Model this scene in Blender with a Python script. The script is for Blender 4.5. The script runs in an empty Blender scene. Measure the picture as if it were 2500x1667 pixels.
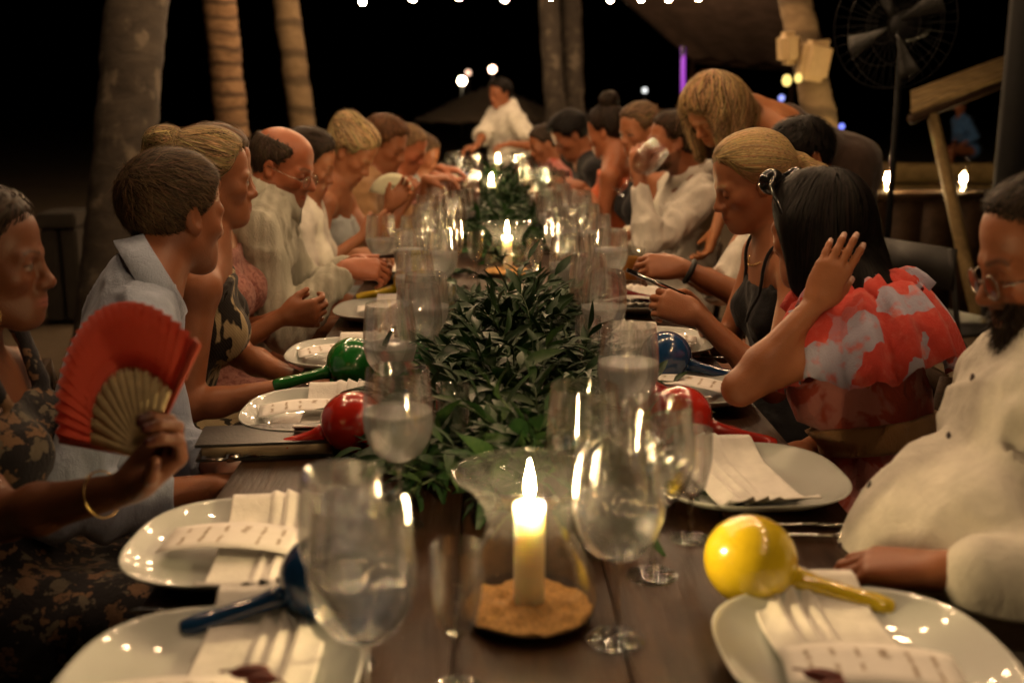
import bpy, bmesh, math, random
import numpy as np
from mathutils import Vector, Matrix

# ------------------------------------------------------------------ camera, world, exposure
SC = bpy.context.scene
COL = SC.collection
CAM_Z, FPX, PITCH, YAW = 1.37, 2700.0, math.radians(12.42), math.radians(1.12)
cam_d = bpy.data.cameras.new('camera')
cam_d.sensor_width = 36.0
cam_d.lens = FPX * 36.0 / 2500.0
cam_d.clip_start, cam_d.clip_end = 0.05, 400.0
cam_d.dof.use_dof = True
cam_d.dof.focus_distance = 2.35
cam_d.dof.aperture_fstop = 2.8
cam = bpy.data.objects.new('camera', cam_d)
COL.objects.link(cam)
cam.location = (0, 0, CAM_Z)
cam.rotation_euler = (math.pi / 2 - PITCH, 0, -YAW)
SC.camera = cam

world = bpy.data.worlds.new('World')
SC.world = world
world.use_nodes = True
wn = world.node_tree.nodes
bg = wn['Background']
sky = wn.new('ShaderNodeTexSky')
sky.sky_type = 'NISHITA'
sky.sun_disc = False
sky.sun_elevation = math.radians(-8)
sky.sun_rotation = math.radians(200)
world.node_tree.links.new(sky.outputs['Color'], bg.inputs['Color'])
bg.inputs['Strength'].default_value = 0.05

SC.view_settings.view_transform = 'Standard'
SC.view_settings.look = 'None'
SC.view_settings.exposure = 0.0
SC.view_settings.gamma = 1.0
SC.render.engine = 'CYCLES'
cy = SC.cycles
cy.max_bounces = 18
cy.diffuse_bounces = 2
cy.glossy_bounces = 4
cy.transmission_bounces = 16
cy.transparent_max_bounces = 40
cy.sample_clamp_indirect = 120.0
cy.caustics_reflective = False
cy.caustics_refractive = False
cy.use_denoising = True
try:
    cy.denoiser = 'OPENIMAGEDENOISE'
except Exception:
    pass

BULB = 390.0          # radiance of one festoon bulb
FLAME = 1500.0         # radiance of a candle flame
WARM = (1.0, 0.635, 0.345)

# ------------------------------------------------------------------ camera geometry -> places
FWD = np.array([math.sin(YAW) * math.cos(PITCH), math.cos(YAW) * math.cos(PITCH), -math.sin(PITCH)])
RGT = np.array([math.cos(YAW), -math.sin(YAW), 0.0])
UPV = np.cross(RGT, FWD)
CAM = np.array([0, 0, CAM_Z])
def W(px, py, D):
    return CAM + D * (FWD + (px - 1250.0) / FPX * RGT - (py - 833.5) / FPX * UPV)
def T(px, py, z):
    d = FWD + (px - 1250.0) / FPX * RGT - (py - 833.5) / FPX * UPV
    return CAM + d * ((z - CAM_Z) / d[2])

TABLE_Z, TL, TR = 0.75, -0.441, 0.549
TC = 0.5 * (TL + TR)
rng = np.random.default_rng(7)
random.seed(7)

# ------------------------------------------------------------------ object helpers
def tag(o, label=None, cat=None, group=None, kind=None):
    if label: o['label'] = label
    if cat: o['category'] = cat
    if group: o['group'] = group
    if kind: o['kind'] = kind
    return o
def empty(name, loc=(0, 0, 0), rz=0.0, label=None, cat=None, group=None):
    o = bpy.data.objects.new(name, None)
    o.empty_display_size = 0.05
    o.location = loc
    o.rotation_euler = (0, 0, rz)
    COL.objects.link(o)
    return tag(o, label, cat, group)
def link(name, me, mat=None, parent=None):
    o = bpy.data.objects.new(name, me)
    COL.objects.link(o)
    if mat is not None and not me.materials:
        me.materials.append(mat)
    if parent is not None:
        o.parent = parent
    return o
def np_mesh(name, V, F, smooth=True, tint=None):
    """V (n,3); F (m,k) int array or list of such arrays (tri / quad)"""
    me = bpy.data.meshes.new(name)
    V = np.asarray(V, dtype=np.float32)
    Fs = F if isinstance(F, list) else [F]
    Fs = [np.asarray(f, dtype=np.int32) for f in Fs if len(f)]
    nl = sum(f.size for f in Fs)
    npoly = sum(len(f) for f in Fs)
    me.vertices.add(len(V)); me.vertices.foreach_set('co', V.ravel())
    me.loops.add(nl); me.polygons.add(npoly)
    me.loops.foreach_set('vertex_index', np.concatenate([f.ravel() for f in Fs]))
    tot = np.concatenate([np.full(len(f), f.shape[1], np.int32) for f in Fs])
    st = np.concatenate([[0], np.cumsum(tot)[:-1]]).astype(np.int32)
    me.polygons.foreach_set('loop_start', st)
    if smooth:
        me.polygons.foreach_set('use_smooth', np.ones(npoly, bool))
    if tint is not None:
        at = me.attributes.new('tint', 'FLOAT_COLOR', 'POINT')
        c = np.ones((len(V), 4), np.float32); c[:, :3] = tint
        at.data.foreach_set('color', c.ravel())
    me.update(calc_edges=True)
    me.validate()
    return me
class MB:
    """collects simple shapes into one mesh"""
    def __init__(s): s.V, s.Q, s.T, s.n = [], [], [], 0
    def add(s, V, Q=None, Tr=None):
        V = np.asarray(V, float)
        if Q is not None and len(Q): s.Q.append(np.asarray(Q, int) + s.n)
        if Tr is not None and len(Tr): s.T.append(np.asarray(Tr, int) + s.n)
        s.V.append(V); s.n += len(V)
        return s
    def box(s, c, size, R=None):
        h = np.array(size) / 2
        V = np.array([[x, y, z] for x in (-1, 1) for y in (-1, 1) for z in (-1, 1)]) * h
        if R is not None: V = V @ np.asarray(R).T
        return s.add(V + np.array(c), [[0, 1, 3, 2], [4, 6, 7, 5], [0, 4, 5, 1], [2, 3, 7, 6], [0, 2, 6, 4], [1, 5, 7, 3]])
    def tube(s, pts, r, n=8, cap=True):
        pts = np.asarray(pts, float)
        m = len(pts)
        r = np.full(m, r) if np.isscalar(r) else np.asarray(r, float)
        tg = np.gradient(pts, axis=0)
        tg /= np.linalg.norm(tg, axis=1)[:, None] + 1e-12
        a = np.array([0, 0, 1.0]) if abs(tg[0][2]) < 0.9 else np.array([1.0, 0, 0])
        V = []
        for i in range(m):
            u = a - tg[i] * np.dot(a, tg[i]); u /= np.linalg.norm(u) + 1e-12
            a = u; w = np.cross(tg[i], u)
            for k in range(n):
                th = 2 * math.pi * k / n
                V.append(pts[i] + r[i] * (math.cos(th) * u + math.sin(th) * w))
        Q = [[i * n + k, i * n + (k + 1) % n, (i + 1) * n + (k + 1) % n, (i + 1) * n + k] for i in range(m - 1) for k in range(n)]
        Tr = []
        if cap:
            V.append(pts[0]); V.append(pts[-1])
            for k in range(n):
                Tr.append([m * n, (k + 1) % n, k]); Tr.append([m * n + 1, (m - 1) * n + k, (m - 1) * n + (k + 1) % n])
        return s.add(V, Q, Tr)
    def lathe(s, prof, n=32, c=(0, 0, 0), cap0=False, cap1=False):
        m = len(prof); V = []
        for r, z in prof:
            for k in range(n):
                th = 2 * math.pi * k / n
                V.append([c[0] + r * math.cos(th), c[1] + r * math.sin(th), c[2] + z])
        Q = [[i * n + k, i * n + (k + 1) % n, (i + 1) * n + (k + 1) % n, (i + 1) * n + k] for i in range(m - 1) for k in range(n)]
        Tr = []
        if cap0:
            V.append([c[0], c[1], c[2] + prof[0][1]]); j = len(V) - 1
            Tr += [[j, (k + 1) % n, k] for k in range(n)]
        if cap1:
            V.append([c[0], c[1], c[2] + prof[-1][1]]); j = len(V) - 1
            Tr += [[j, (m - 1) * n + k, (m - 1) * n + (k + 1) % n] for k in range(n)]
        return s.add(V, Q, Tr)
    def ball(s, c, r, n=12, m=8, sc=(1, 1, 1)):
        prof = [(max(1e-5, math.sin(math.pi * i / m)), -math.cos(math.pi * i / m)) for i in range(m + 1)]
        k0 = len(s.V); s.lathe(prof, n)
        s.V[k0] = s.V[k0] * r * np.array(sc) + np.array(c)
        return s
    def mesh(s, name, smooth=True):
        F = []
        if s.Q: F.append(np.concatenate(s.Q))
        if s.T: F.append(np.concatenate(s.T))
        return np_mesh(name, np.concatenate(s.V), F, smooth)
    def obj(s, name, mat, parent=None, smooth=True):
        return link(name, s.mesh(name, smooth), mat, parent)
def copy_tree(o, parent=None):
    c = o.copy(); COL.objects.link(c)
    if parent is not None: c.parent = parent
    for ch in list(o.children): copy_tree(ch, c)
    return c
def rotz(a): c, s = math.cos(a), math.sin(a); return np.array([[c, -s, 0], [s, c, 0], [0, 0, 1.0]])
def roty(a): c, s = math.cos(a), math.sin(a); return np.array([[c, 0, s], [0, 1, 0], [-s, 0, c]])
def rotx(a): c, s = math.cos(a), math.sin(a); return np.array([[1, 0, 0], [0, c, -s], [0, s, c]])
def nrm(v): v = np.asarray(v, float); return v / (np.linalg.norm(v) + 1e-12)

# ------------------------------------------------------------------ materials
class NT:
    def __init__(s, name):
        s.m = bpy.data.materials.new(name); s.m.use_nodes = True
        s.n = s.m.node_tree.nodes; s.l = s.m.node_tree.links
        s.out = s.n['Material Output']; s.b = s.n['Principled BSDF']
    def new(s, t, **kw):
        nd = s.n.new(t)
        for k, v in kw.items():
            if k in nd.inputs: nd.inputs[k].default_value = v
            else: setattr(nd, k, v)
        return nd
    def lk(s, a, b): s.l.new(a, b)
    def coord(s, scale=(1, 1, 1), kind='Object', rot=(0, 0, 0)):
        tc = s.new('ShaderNodeTexCoord'); mp = s.new('ShaderNodeMapping')
        mp.inputs['Scale'].default_value = scale; mp.inputs['Rotation'].default_value = rot
        s.lk(tc.outputs[kind], mp.inputs['Vector']); return mp.outputs['Vector']
    def noise(s, vec, scale, detail=4, rough=0.55, dist=0.0):
        nd = s.new('ShaderNodeTexNoise', Scale=scale, Detail=detail, Roughness=rough, Distortion=dist)
        s.lk(vec, nd.inputs['Vector']); return nd.outputs['Fac']
    def ramp(s, fac, stops, interp='LINEAR'):
        r = s.new('ShaderNodeValToRGB'); cr = r.color_ramp; cr.interpolation = interp
        while len(cr.elements) < len(stops): cr.elements.new(0.5)
        for e, (p, c) in zip(cr.elements, stops): e.position = p; e.color = (*c, 1) if len(c) == 3 else c
        s.lk(fac, r.inputs['Fac']); return r.outputs['Color']
    def mix(s, fac, a, b, mode='MIX'):
        mx = s.new('ShaderNodeMix', data_type='RGBA', blend_type=mode)
        for i, v in ((0, fac), (6, a), (7, b)):
            if hasattr(v, 'links'): s.lk(v, mx.inputs[i])
            else: mx.inputs[i].default_value = v if i == 0 else (*v, 1) if len(v) == 3 else v
        return mx.outputs[2]
    def bump(s, h, strength=0.3, dist=0.002):
        bp = s.new('ShaderNodeBump', Strength=strength, Distance=dist)
        s.lk(h, bp.inputs['Height']); s.lk(bp.outputs['Normal'], s.b.inputs['Normal'])
    def base(s, c):
        if hasattr(c, 'links'): s.lk(c, s.b.inputs['Base Color'])
        else: s.b.inputs['Base Color'].default_value = (*c, 1)
    def set(s, **kw):
        for k, v in kw.items(): s.b.inputs[k.replace('_', ' ')].default_value = v
        return s
def simple(name, col, rough=0.6, metal=0.0, var=0.15, scale=30.0, bump=0.0, **kw):
    t = NT(name); v = t.coord()
    n = t.noise(v, scale)
    lo = tuple(max(0, c * (1 - var)) for c in col); hi = tuple(min(1, c * (1 + var)) for c in col)
    t.base(t.ramp(n, [(0.3, lo), (0.7, hi)]))
    t.set(Roughness=rough, Metallic=metal, **kw)
    if bump: t.bump(n, bump, 0.003)
    return t.m
def emis(name, col, strength):
    t = NT(name)
    t.base((0, 0, 0)); t.set(Emission_Strength=strength)
    t.b.inputs['Emission Color'].default_value = (*col, 1)
    return t.m
def thin_glass(name, tintc=(0.97, 0.98, 0.97), haze=0.0, refl=0.9, base=0.045, power=3.5):
    """one-sheet glass wall: passes light straight, mirrors more at glancing angles"""
    t = NT(name); t.n.remove(t.b)
    tr = t.new('ShaderNodeBsdfTransparent'); tr.inputs['Color'].default_value = (*tintc, 1)
    gl = t.new('ShaderNodeBsdfGlossy', Roughness=0.0)
    lw = t.new('ShaderNodeLayerWeight', Blend=0.5)
    p = t.new('ShaderNodeMath', operation='POWER'); t.lk(lw.outputs['Facing'], p.inputs[0]); p.inputs[1].default_value = power
    ma = t.new('ShaderNodeMath', operation='MULTIPLY_ADD'); t.lk(p.outputs[0], ma.inputs[0]); ma.inputs[1].default_value = refl - base; ma.inputs[2].default_value = base
    mx = t.new('ShaderNodeMixShader'); t.lk(ma.outputs[0], mx.inputs['Fac']); t.lk(tr.outputs[0], mx.inputs[1]); t.lk(gl.outputs[0], mx.inputs[2])
    sh = mx.outputs[0]
    if haze:
        df = t.new('ShaderNodeBsdfTranslucent'); df.inputs['Color'].default_value = (0.8, 0.8, 0.8, 1)
        d2 = t.new('ShaderNodeBsdfDiffuse'); d2.inputs['Color'].default_value = (0.8, 0.8, 0.8, 1)
        m0 = t.new('ShaderNodeMixShader'); t.lk(df.outputs[0], m0.inputs[1]); t.lk(d2.outputs[0], m0.inputs[2])
        m2 = t.new('ShaderNodeMixShader', Fac=haze)
        nz = t.noise(t.coord(), 60.0, 3)
        mm = t.new('ShaderNodeMath', operation='MULTIPLY'); t.lk(nz, mm.inputs[0]); mm.inputs[1].default_value = 2 * haze
        t.lk(mm.outputs[0], m2.inputs['Fac'])
        t.lk(sh, m2.inputs[1]); t.lk(m0.outputs[0], m2.inputs[2]); sh = m2.outputs[0]
    t.lk(sh, t.out.inputs['Surface'])
    return t.m
def wall_glass(name, through=0.66, shine=0.06):
    """solid glass wall; a share of the light goes straight through it"""
    t = NT(name); t.n.remove(t.b)
    g = t.new('ShaderNodeBsdfGlass', IOR=1.48, Roughness=0.0); g.inputs['Color'].default_value = (1, 1, 1, 1)
    tr = t.new('ShaderNodeBsdfTransparent')
    mx = t.new('ShaderNodeMixShader', Fac=through); t.lk(g.outputs[0], mx.inputs[1]); t.lk(tr.outputs[0], mx.inputs[2])
    gl = t.new('ShaderNodeBsdfGlossy', Roughness=0.0); m2 = t.new('ShaderNodeMixShader', Fac=shine)
    t.lk(mx.outputs[0], m2.inputs[1]); t.lk(gl.outputs[0], m2.inputs[2])
    t.lk(m2.outputs[0], t.out.inputs['Surface'])
    return t.m
def water_mat(name, col=(0.95, 0.97, 0.97), milk=0.34):
    t = NT(name); t.n.remove(t.b)
    g = t.new('ShaderNodeBsdfGlass', IOR=1.33, Roughness=0.0); g.inputs['Color'].default_value = (*col, 1)
    tr = t.new('ShaderNodeBsdfTransparent'); tr.inputs['Color'].default_value = (*col, 1)
    d = t.new('ShaderNodeBsdfTranslucent'); d.inputs['Color'].default_value = (*[0.85 * c for c in col], 1)
    d2 = t.new('ShaderNodeBsdfDiffuse'); d2.inputs['Color'].default_value = (*[0.85 * c for c in col], 1)
    m0 = t.new('ShaderNodeMixShader', Fac=0.35); t.lk(g.outputs[0], m0.inputs[1]); t.lk(tr.outputs[0], m0.inputs[2])
    m1 = t.new('ShaderNodeMixShader', Fac=0.5); t.lk(d.outputs[0], m1.inputs[1]); t.lk(d2.outputs[0], m1.inputs[2])
    m2 = t.new('ShaderNodeMixShader', Fac=milk); t.lk(m0.outputs[0], m2.inputs[1]); t.lk(m1.outputs[0], m2.inputs[2])
    t.lk(m2.outputs[0], t.out.inputs['Surface'])
    return t.m
# ------------------------------------------------------------------ implicit-surface modelling (bodies, clothes, hair)
def RC(a, b, ra, rb, k=0.02, op='u'):
    a = np.asarray(a, np.float32); b = np.asarray(b, np.float32)
    return ('rc', (a, b, ra, rb), k, op, 0.5 * (a + b), 0.5 * np.linalg.norm(a - b) + max(ra, rb))
def EL(c, r, R=None, k=0.02, op='u'):
    c = np.asarray(c, np.float32); r = np.asarray(r, np.float32) if not np.isscalar(r) else np.full(3, r, np.float32)
    return ('el', (c, r, None if R is None else np.asarray(R, np.float32)), k, op, c, float(r.max()))
def PL(p, n, k=0.004, op='i'):
    """half space: keeps the side the normal points away from"""
    return ('pl', (np.asarray(p, np.float32), nrm(n).astype(np.float32)), k, op, None, 1e9)
def FN(f, k=0.004, op='i'): return ('fn', f, k, op, None, 1e9)
def prim_d(pr, P):
    t, a = pr[0], pr[1]
    if t == 'rc':
        ba = a[1] - a[0]; pa = P - a[0]
        h = np.clip(pa @ ba / (ba @ ba + 1e-12), 0, 1)
        q = pa - h[:, None] * ba
        return np.sqrt(np.einsum('ij,ij->i', q, q)) - (a[2] + (a[3] - a[2]) * h)
    if t == 'el':
        q = P - a[0]
        if a[2] is not None: q = q @ a[2]
        k0 = np.sqrt(((q / a[1]) ** 2).sum(1)); k1 = np.sqrt(((q / (a[1] ** 2)) ** 2).sum(1)) + 1e-9
        return k0 * (k0 - 1.0) / k1
    if t == 'pl': return (P - a[0]) @ a[1]
    return a(P)
def comb(d, e, k, op):
    if op == 'u':
        h = np.maximum(k - np.abs(d - e), 0) / k; return np.minimum(d, e) - h * h * k * 0.25
    if op == 's': e = -e
    h = np.maximum(k - np.abs(d - e), 0) / k; return np.maximum(d, e) + h * h * k * 0.25
def sdf(prims, P):
    d = np.full(len(P), 10.0, np.float32)
    for pr in prims: d = comb(d, prim_d(pr, P), pr[2], pr[3])
    return d
def grad(prims, P, e=0.002):
    g = np.stack([sdf(prims, P + e * v) - sdf(prims, P - e * v) for v in np.eye(3, dtype=np.float32)], 1)
    return g / (np.linalg.norm(g, axis=1)[:, None] + 1e-9)
def vnoise(P, seed=0):
    """smooth value noise, roughly -1..1"""
    P = P + np.float32(seed * 17.13 + 100.0)
    i = np.floor(P).astype(np.int64); f = (P - i).astype(np.float32); f = f * f * (3 - 2 * f)
    def h(a, b, c):
        n = (a * 73856093) ^ (b * 19349663) ^ (c * 83492791); n = (n ^ (n >> 13)) * 1274126177
        return ((n & 0xffff).astype(np.float32)) / 32767.5 - 1.0
    x, y, z = i[:, 0], i[:, 1], i[:, 2]; r = 0
    for a in (0, 1):
        for b in (0, 1):
            for c in (0, 1):
                w = (f[:, 0] if a else 1 - f[:, 0]) * (f[:, 1] if b else 1 - f[:, 1]) * (f[:, 2] if c else 1 - f[:, 2])
                r = r + w * h(x + a, y + b, z + c)
    return r
def surf(prims, vox, lo=None, hi=None, disp=None, amp=0.0, excl=()):
    """surface nets on a sparse grid -> V, Q"""
    us = [p for p in prims if p[3] == 'u' and p[4] is not None]
    L = np.min([p[4] - p[5] for p in us], 0) - 4 * vox - amp; H = np.max([p[4] + p[5] for p in us], 0) + 4 * vox + amp
    if lo is not None: L = np.maximum(L, lo); H = np.minimum(H, hi)
    B = 8
    nb = np.maximum(1, np.ceil((H - L) / (vox * B)).astype(int))
    bi = np.stack(np.meshgrid(*[np.arange(n) for n in nb], indexing='ij'), -1).reshape(-1, 3)
    ctr = (L + (bi + 0.5) * B * vox - 0.5 * vox).astype(np.float32)
    half = B * vox * 0.5 * 1.7321
    dc = sdf(prims, ctr)
    keep = np.abs(dc) < half * 1.35 + amp + 0.012
    F = np.ones(tuple(nb * B), np.float32)
    sgn = np.where(dc < 0, -1.0, 1.0).astype(np.float32).reshape(tuple(nb))
    F *= np.repeat(np.repeat(np.repeat(sgn, B, 0), B, 1), B, 2)
    kb = bi[keep]; kc = ctr[keep]
    if len(kb) == 0: return np.zeros((0, 3)), np.zeros((0, 4), int)
    o = np.stack(np.meshgrid(*[np.arange(B)] * 3, indexing='ij'), -1).reshape(-1, 3)
    P = (L + (kb[:, None, :] * B + o[None]) * vox).astype(np.float32)
    D = np.full(P.shape[:2], 10.0, np.float32)
    for pr in prims:
        if pr[4] is None: m = slice(None)
        else:
            m = np.nonzero(np.linalg.norm(kc - pr[4], axis=1) < pr[5] * (1.0 if pr[0] == 'rc' else 1.05) + half + pr[2] + 0.02)[0]
            if len(m) == 0: continue
        sub = P[m].reshape(-1, 3)
        D[m] = comb(D[m].ravel(), prim_d(pr, sub), pr[2], pr[3]).reshape(-1, B ** 3)
    if disp is not None: D += disp(P.reshape(-1, 3)).reshape(D.shape)
    g = kb[:, None, :] * B + o[None]
    F[g[..., 0], g[..., 1], g[..., 2]] = D
    S = F < 0
    c8 = [S[a:F.shape[0] - 1 + a, b:F.shape[1] - 1 + b, c:F.shape[2] - 1 + c] for a in (0, 1) for b in (0, 1) for c in (0, 1)]
    cnt = sum(c.astype(np.int8) for c in c8)
    act = (cnt > 0) & (cnt < 8)
    ci = np.argwhere(act)
    idx = np.full(act.shape, -1, np.int64); idx[act] = np.arange(len(ci))
    vs = np.zeros((len(ci), 3), np.float32); w = np.zeros(len(ci), np.float32)
    cor = [(a, b, c) for a in (0, 1) for b in (0, 1) for c in (0, 1)]
    for i in range(8):
        for j in range(i + 1, 8):
            A, Bc = np.array(cor[i]), np.array(cor[j])
            if np.abs(A - Bc).sum() != 1: continue
            fa = F[ci[:, 0] + A[0], ci[:, 1] + A[1], ci[:, 2] + A[2]]; fb = F[ci[:, 0] + Bc[0], ci[:, 1] + Bc[1], ci[:, 2] + Bc[2]]
            x = (fa < 0) != (fb < 0)
            t = np.where(x, fa / np.where(x, fa - fb, 1), 0)
            vs += np.where(x[:, None], A + t[:, None] * (Bc - A), 0); w += x
    V = L + (ci + vs / w[:, None]) * vox
    Q = []
    for ax in range(3):
        b, c = (ax + 1) % 3, (ax + 2) % 3
        sl0 = [slice(None)] * 3; sl1 = [slice(None)] * 3; sl0[ax] = slice(0, -1); sl1[ax] = slice(1, None)
        s0, s1 = S[tuple(sl0)], S[tuple(sl1)]
        e = np.argwhere(s0 != s1)
        ok = (e[:, b] > 0) & (e[:, c] > 0) & (e[:, b] < act.shape[b]) & (e[:, c] < act.shape[c]) & (e[:, ax] < act.shape[ax])
        e = e[ok]; fl = s0[e[:, 0], e[:, 1], e[:, 2]]
        q = []
        for db, dcc in ((1, 1), (0, 1), (0, 0), (1, 0)):
            p = e.copy(); p[:, b] -= db; p[:, c] -= dcc
            q.append(idx[p[:, 0], p[:, 1], p[:, 2]])
        q = np.stack(q, 1); q[~fl] = q[~fl][:, ::-1]
        Q.append(q[(q >= 0).all(1)])
    Q = np.concatenate(Q)
    for (bl, bh) in excl:      # drop what a finer grid will fill
        ins = ((V > np.asarray(bl) + 1.2 * vox) & (V < np.asarray(bh) - 1.2 * vox)).all(1)
        Q = Q[~ins[Q].all(1)]
    used = np.zeros(len(V), bool); used[Q.ravel()] = True
    re = np.cumsum(used) - 1
    return V[used], re[Q]
def join_surf(parts):
    V, Q, n = [], [], 0
    for v, q in parts:
        V.append(v); Q.append(q + n); n += len(v)
    return np.concatenate(V), np.concatenate(Q)

# ------------------------------------------------------------------ body pieces
def head_prims(c, R, fem=False, sc=1.0, wide=1.0, hair_only=False, nose=1.0, jaw=1.0):
    """c = point between the ears, R columns = forward, left, up"""
    def p(x, y, z): return c + R @ (np.array([x, y * wide, z]) * sc)
    def el(x, y, z, r, k=0.02, op='u', RR=None): return EL(p(x, y, z), np.array(r) * sc * np.array([1, wide, 1]), R if RR is None else R @ RR, k * sc, op)
    def rc(a, b, ra, rb, k=0.02, op='u'): return RC(p(*a), p(*b), ra * sc, rb * sc, k * sc, op)
    L = [el(-0.014, 0, 0.034, (0.096, 0.075, 0.086)), el(0.03, 0, 0.045, (0.060, 0.062, 0.058), 0.03),
         el(0.026, 0, -0.028, (0.064, 0.058, 0.082), 0.03)]
    jr = 0.020 * jaw
    for s in (1, -1):
        L.append(rc((-0.004, s * 0.050 * jaw, -0.048), (0.058, s * 0.020, -0.098), jr, jr * 0.9, 0.035))
        L.append(el(0.056, s * 0.043, -0.024, (0.024, 0.020, 0.018), 0.03))
        L.append(rc((0.078, s * 0.044, 0.010), (0.090, s * 0.014, 0.011), 0.0085, 0.0095 if not fem else 0.006, 0.022))
    L.append(el(0.074, 0, -0.100, (0.020, 0.021, 0.017), 0.03))
    for s in (1, -1): L.append(el(0.102, s * 0.033, -0.007, (0.017, 0.021, 0.014), 0.016, 's'))
    for s in (1, -1): L.append(el(0.0775, s * 0.032, -0.007, (0.0135, 0.0150, 0.0130), 0.005))
    L.append(rc((0.089, 0, 0.004), (0.107 * (0.5 + 0.5 * nose), 0, -0.036), 0.0075, 0.0105 * nose, 0.012))
    L.append(el(0.1045, 0, -0.038, (0.0135 * nose, 0.012, 0.011), 0.010))
    for s in (1, -1): L.append(el(0.0965, s * 0.0135, -0.042, (0.0115, 0.0075, 0.008), 0.007))
    fl = 1.2 if fem else 1.0
    L.append(el(0.070, 0, -0.071, (0.026, 0.030, 0.024), 0.02))
    L.append(el(0.086, 0, -0.057, (0.012, 0.014, 0.012), 0.012))
    for s in (1, -1):
        L.append(rc((0.0945, s * 0.004, -0.0660), (0.083, s * 0.023, -0.0705), 0.0066 * fl, 0.003, 0.006))
        L.append(rc((0.0930, s * 0.001, -0.0778), (0.083, s * 0.021, -0.0735), 0.0074 * fl, 0.003, 0.006))
    L.append(rc((0.108, -0.020, -0.0722), (0.108, 0.020, -0.0722), 0.0085, 0.0085, 0.003, 's')) if False else None
    L = [x for x in L if x]
    for s in (1, -1):
        T_ = rotz(s * 0.35) @ roty(-0.25)
        L.append(el(-0.010, s * 0.078, -0.004, (0.020, 0.0085, 0.031), 0.006, 'u', T_))
        L.append(el(-0.002, s * 0.089, -0.002, (0.0115, 0.009, 0.020), 0.006, 's', T_))
        L.append(el(0.000, s * 0.078, -0.026, (0.009, 0.007, 0.010), 0.006))
        L.append(rc((0.006, s * 0.074, -0.012), (0.008, s * 0.076, -0.004), 0.005, 0.004, 0.004))
    return L
FING = ((0.076, 0.033), (0.085, 0.011), (0.080, -0.011), (0.063, -0.031))
def hand_prims(w, d, n, side, curl=(0.3, 0.3, 0.3, 0.3), spread=0.12, thumb=(0.6, 0.75, 0.35), sc=1.0, tcurl=0.3):
    """w wrist, d pointing direction, n palm normal, side +1 right hand, -1 left; returns prims, fingertip list (tip, back dir)"""
    d = nrm(d); n = nrm(np.asarray(n, float) - d * np.dot(n, d)); s = nrm(np.cross(d, n)) * side
    w = np.asarray(w, float)
    L = []; tips = []
    for i, (ln, off) in enumerate(FING):
        off *= sc * 0.92; ln *= sc
        k0 = w + d * (0.092 - 0.004 * abs(i - 1)) * sc + s * off - n * (0.002 if i in (1, 2) else -0.001)
        L.append(RC(w + d * 0.012 + s * off * 0.55, k0, 0.0135 * sc, 0.0110 * sc, 0.014))
        a = 0.0; p = k0; dd = nrm(d + s * spread * (1.2 - 0.8 * i))
        cv = curl[i]; cvs = cv if isinstance(cv, (tuple, list)) else (cv, cv * 1.25, cv * 0.9)
        r = (0.0092 if i < 3 else 0.0080) * sc
        for j, fr in enumerate((0.46, 0.31, 0.23)):
            a += cvs[j]
            v = math.cos(a) * dd + math.sin(a) * n
            q = p + v * ln * fr
            L.append(RC(p, q, r * (1 - 0.07 * j), r * (0.95 - 0.09 * j), 0.004))
            p = q
        tips.append((p, nrm(-math.cos(a) * n + math.sin(a) * dd), v))
    L.append(EL(w + d * 0.05 * sc + n * 0.004, (0.046 * sc, 0.036 * sc, 0.0145 * sc), np.stack([d, s, n], 1), 0.014))
    tb = w + d * 0.022 * sc + s * 0.024 * sc + n * 0.008
    td = nrm(d * thumb[0] + s * thumb[1] + n * thumb[2])
    L.append(RC(w + d * 0.012, tb + td * 0.012, 0.015 * sc, 0.0135 * sc, 0.014))
    t1 = tb + td * 0.040 * sc
    td2 = nrm(td * math.cos(tcurl) + nrm(n * 0.5 - s * 0.6 + d * 0.6) * math.sin(tcurl))
    t2 = t1 + td2 * 0.030 * sc
    L += [RC(tb, t1, 0.0135 * sc, 0.0108 * sc, 0.012), RC(t1, t2, 0.0105 * sc, 0.0085 * sc, 0.004)]
    tips.append((t2, nrm(np.cross(td2, np.cross(td2, n)) if False else s * 0.3 - n), td2))
    return L, tips
def ik(a, t, l1, l2, hint):
    """elbow position and reachable wrist"""
    a = np.asarray(a, float); t = np.asarray(t, float)
    v = t - a; dist = np.linalg.norm(v)
    if dist > (l1 + l2) * 0.985: t = a + v / dist * (l1 + l2) * 0.985; v = t - a; dist = np.linalg.norm(v)
    dist = max(dist, abs(l1 - l2) + 0.02)
    u = nrm(v); x = (l1 * l1 - l2 * l2 + dist * dist) / (2 * dist); h = math.sqrt(max(l1 * l1 - x * x, 1e-6))
    hv = np.asarray(hint, float); hv = hv - u * np.dot(hv, u)
    return a + u * x + nrm(hv) * h, t
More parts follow.
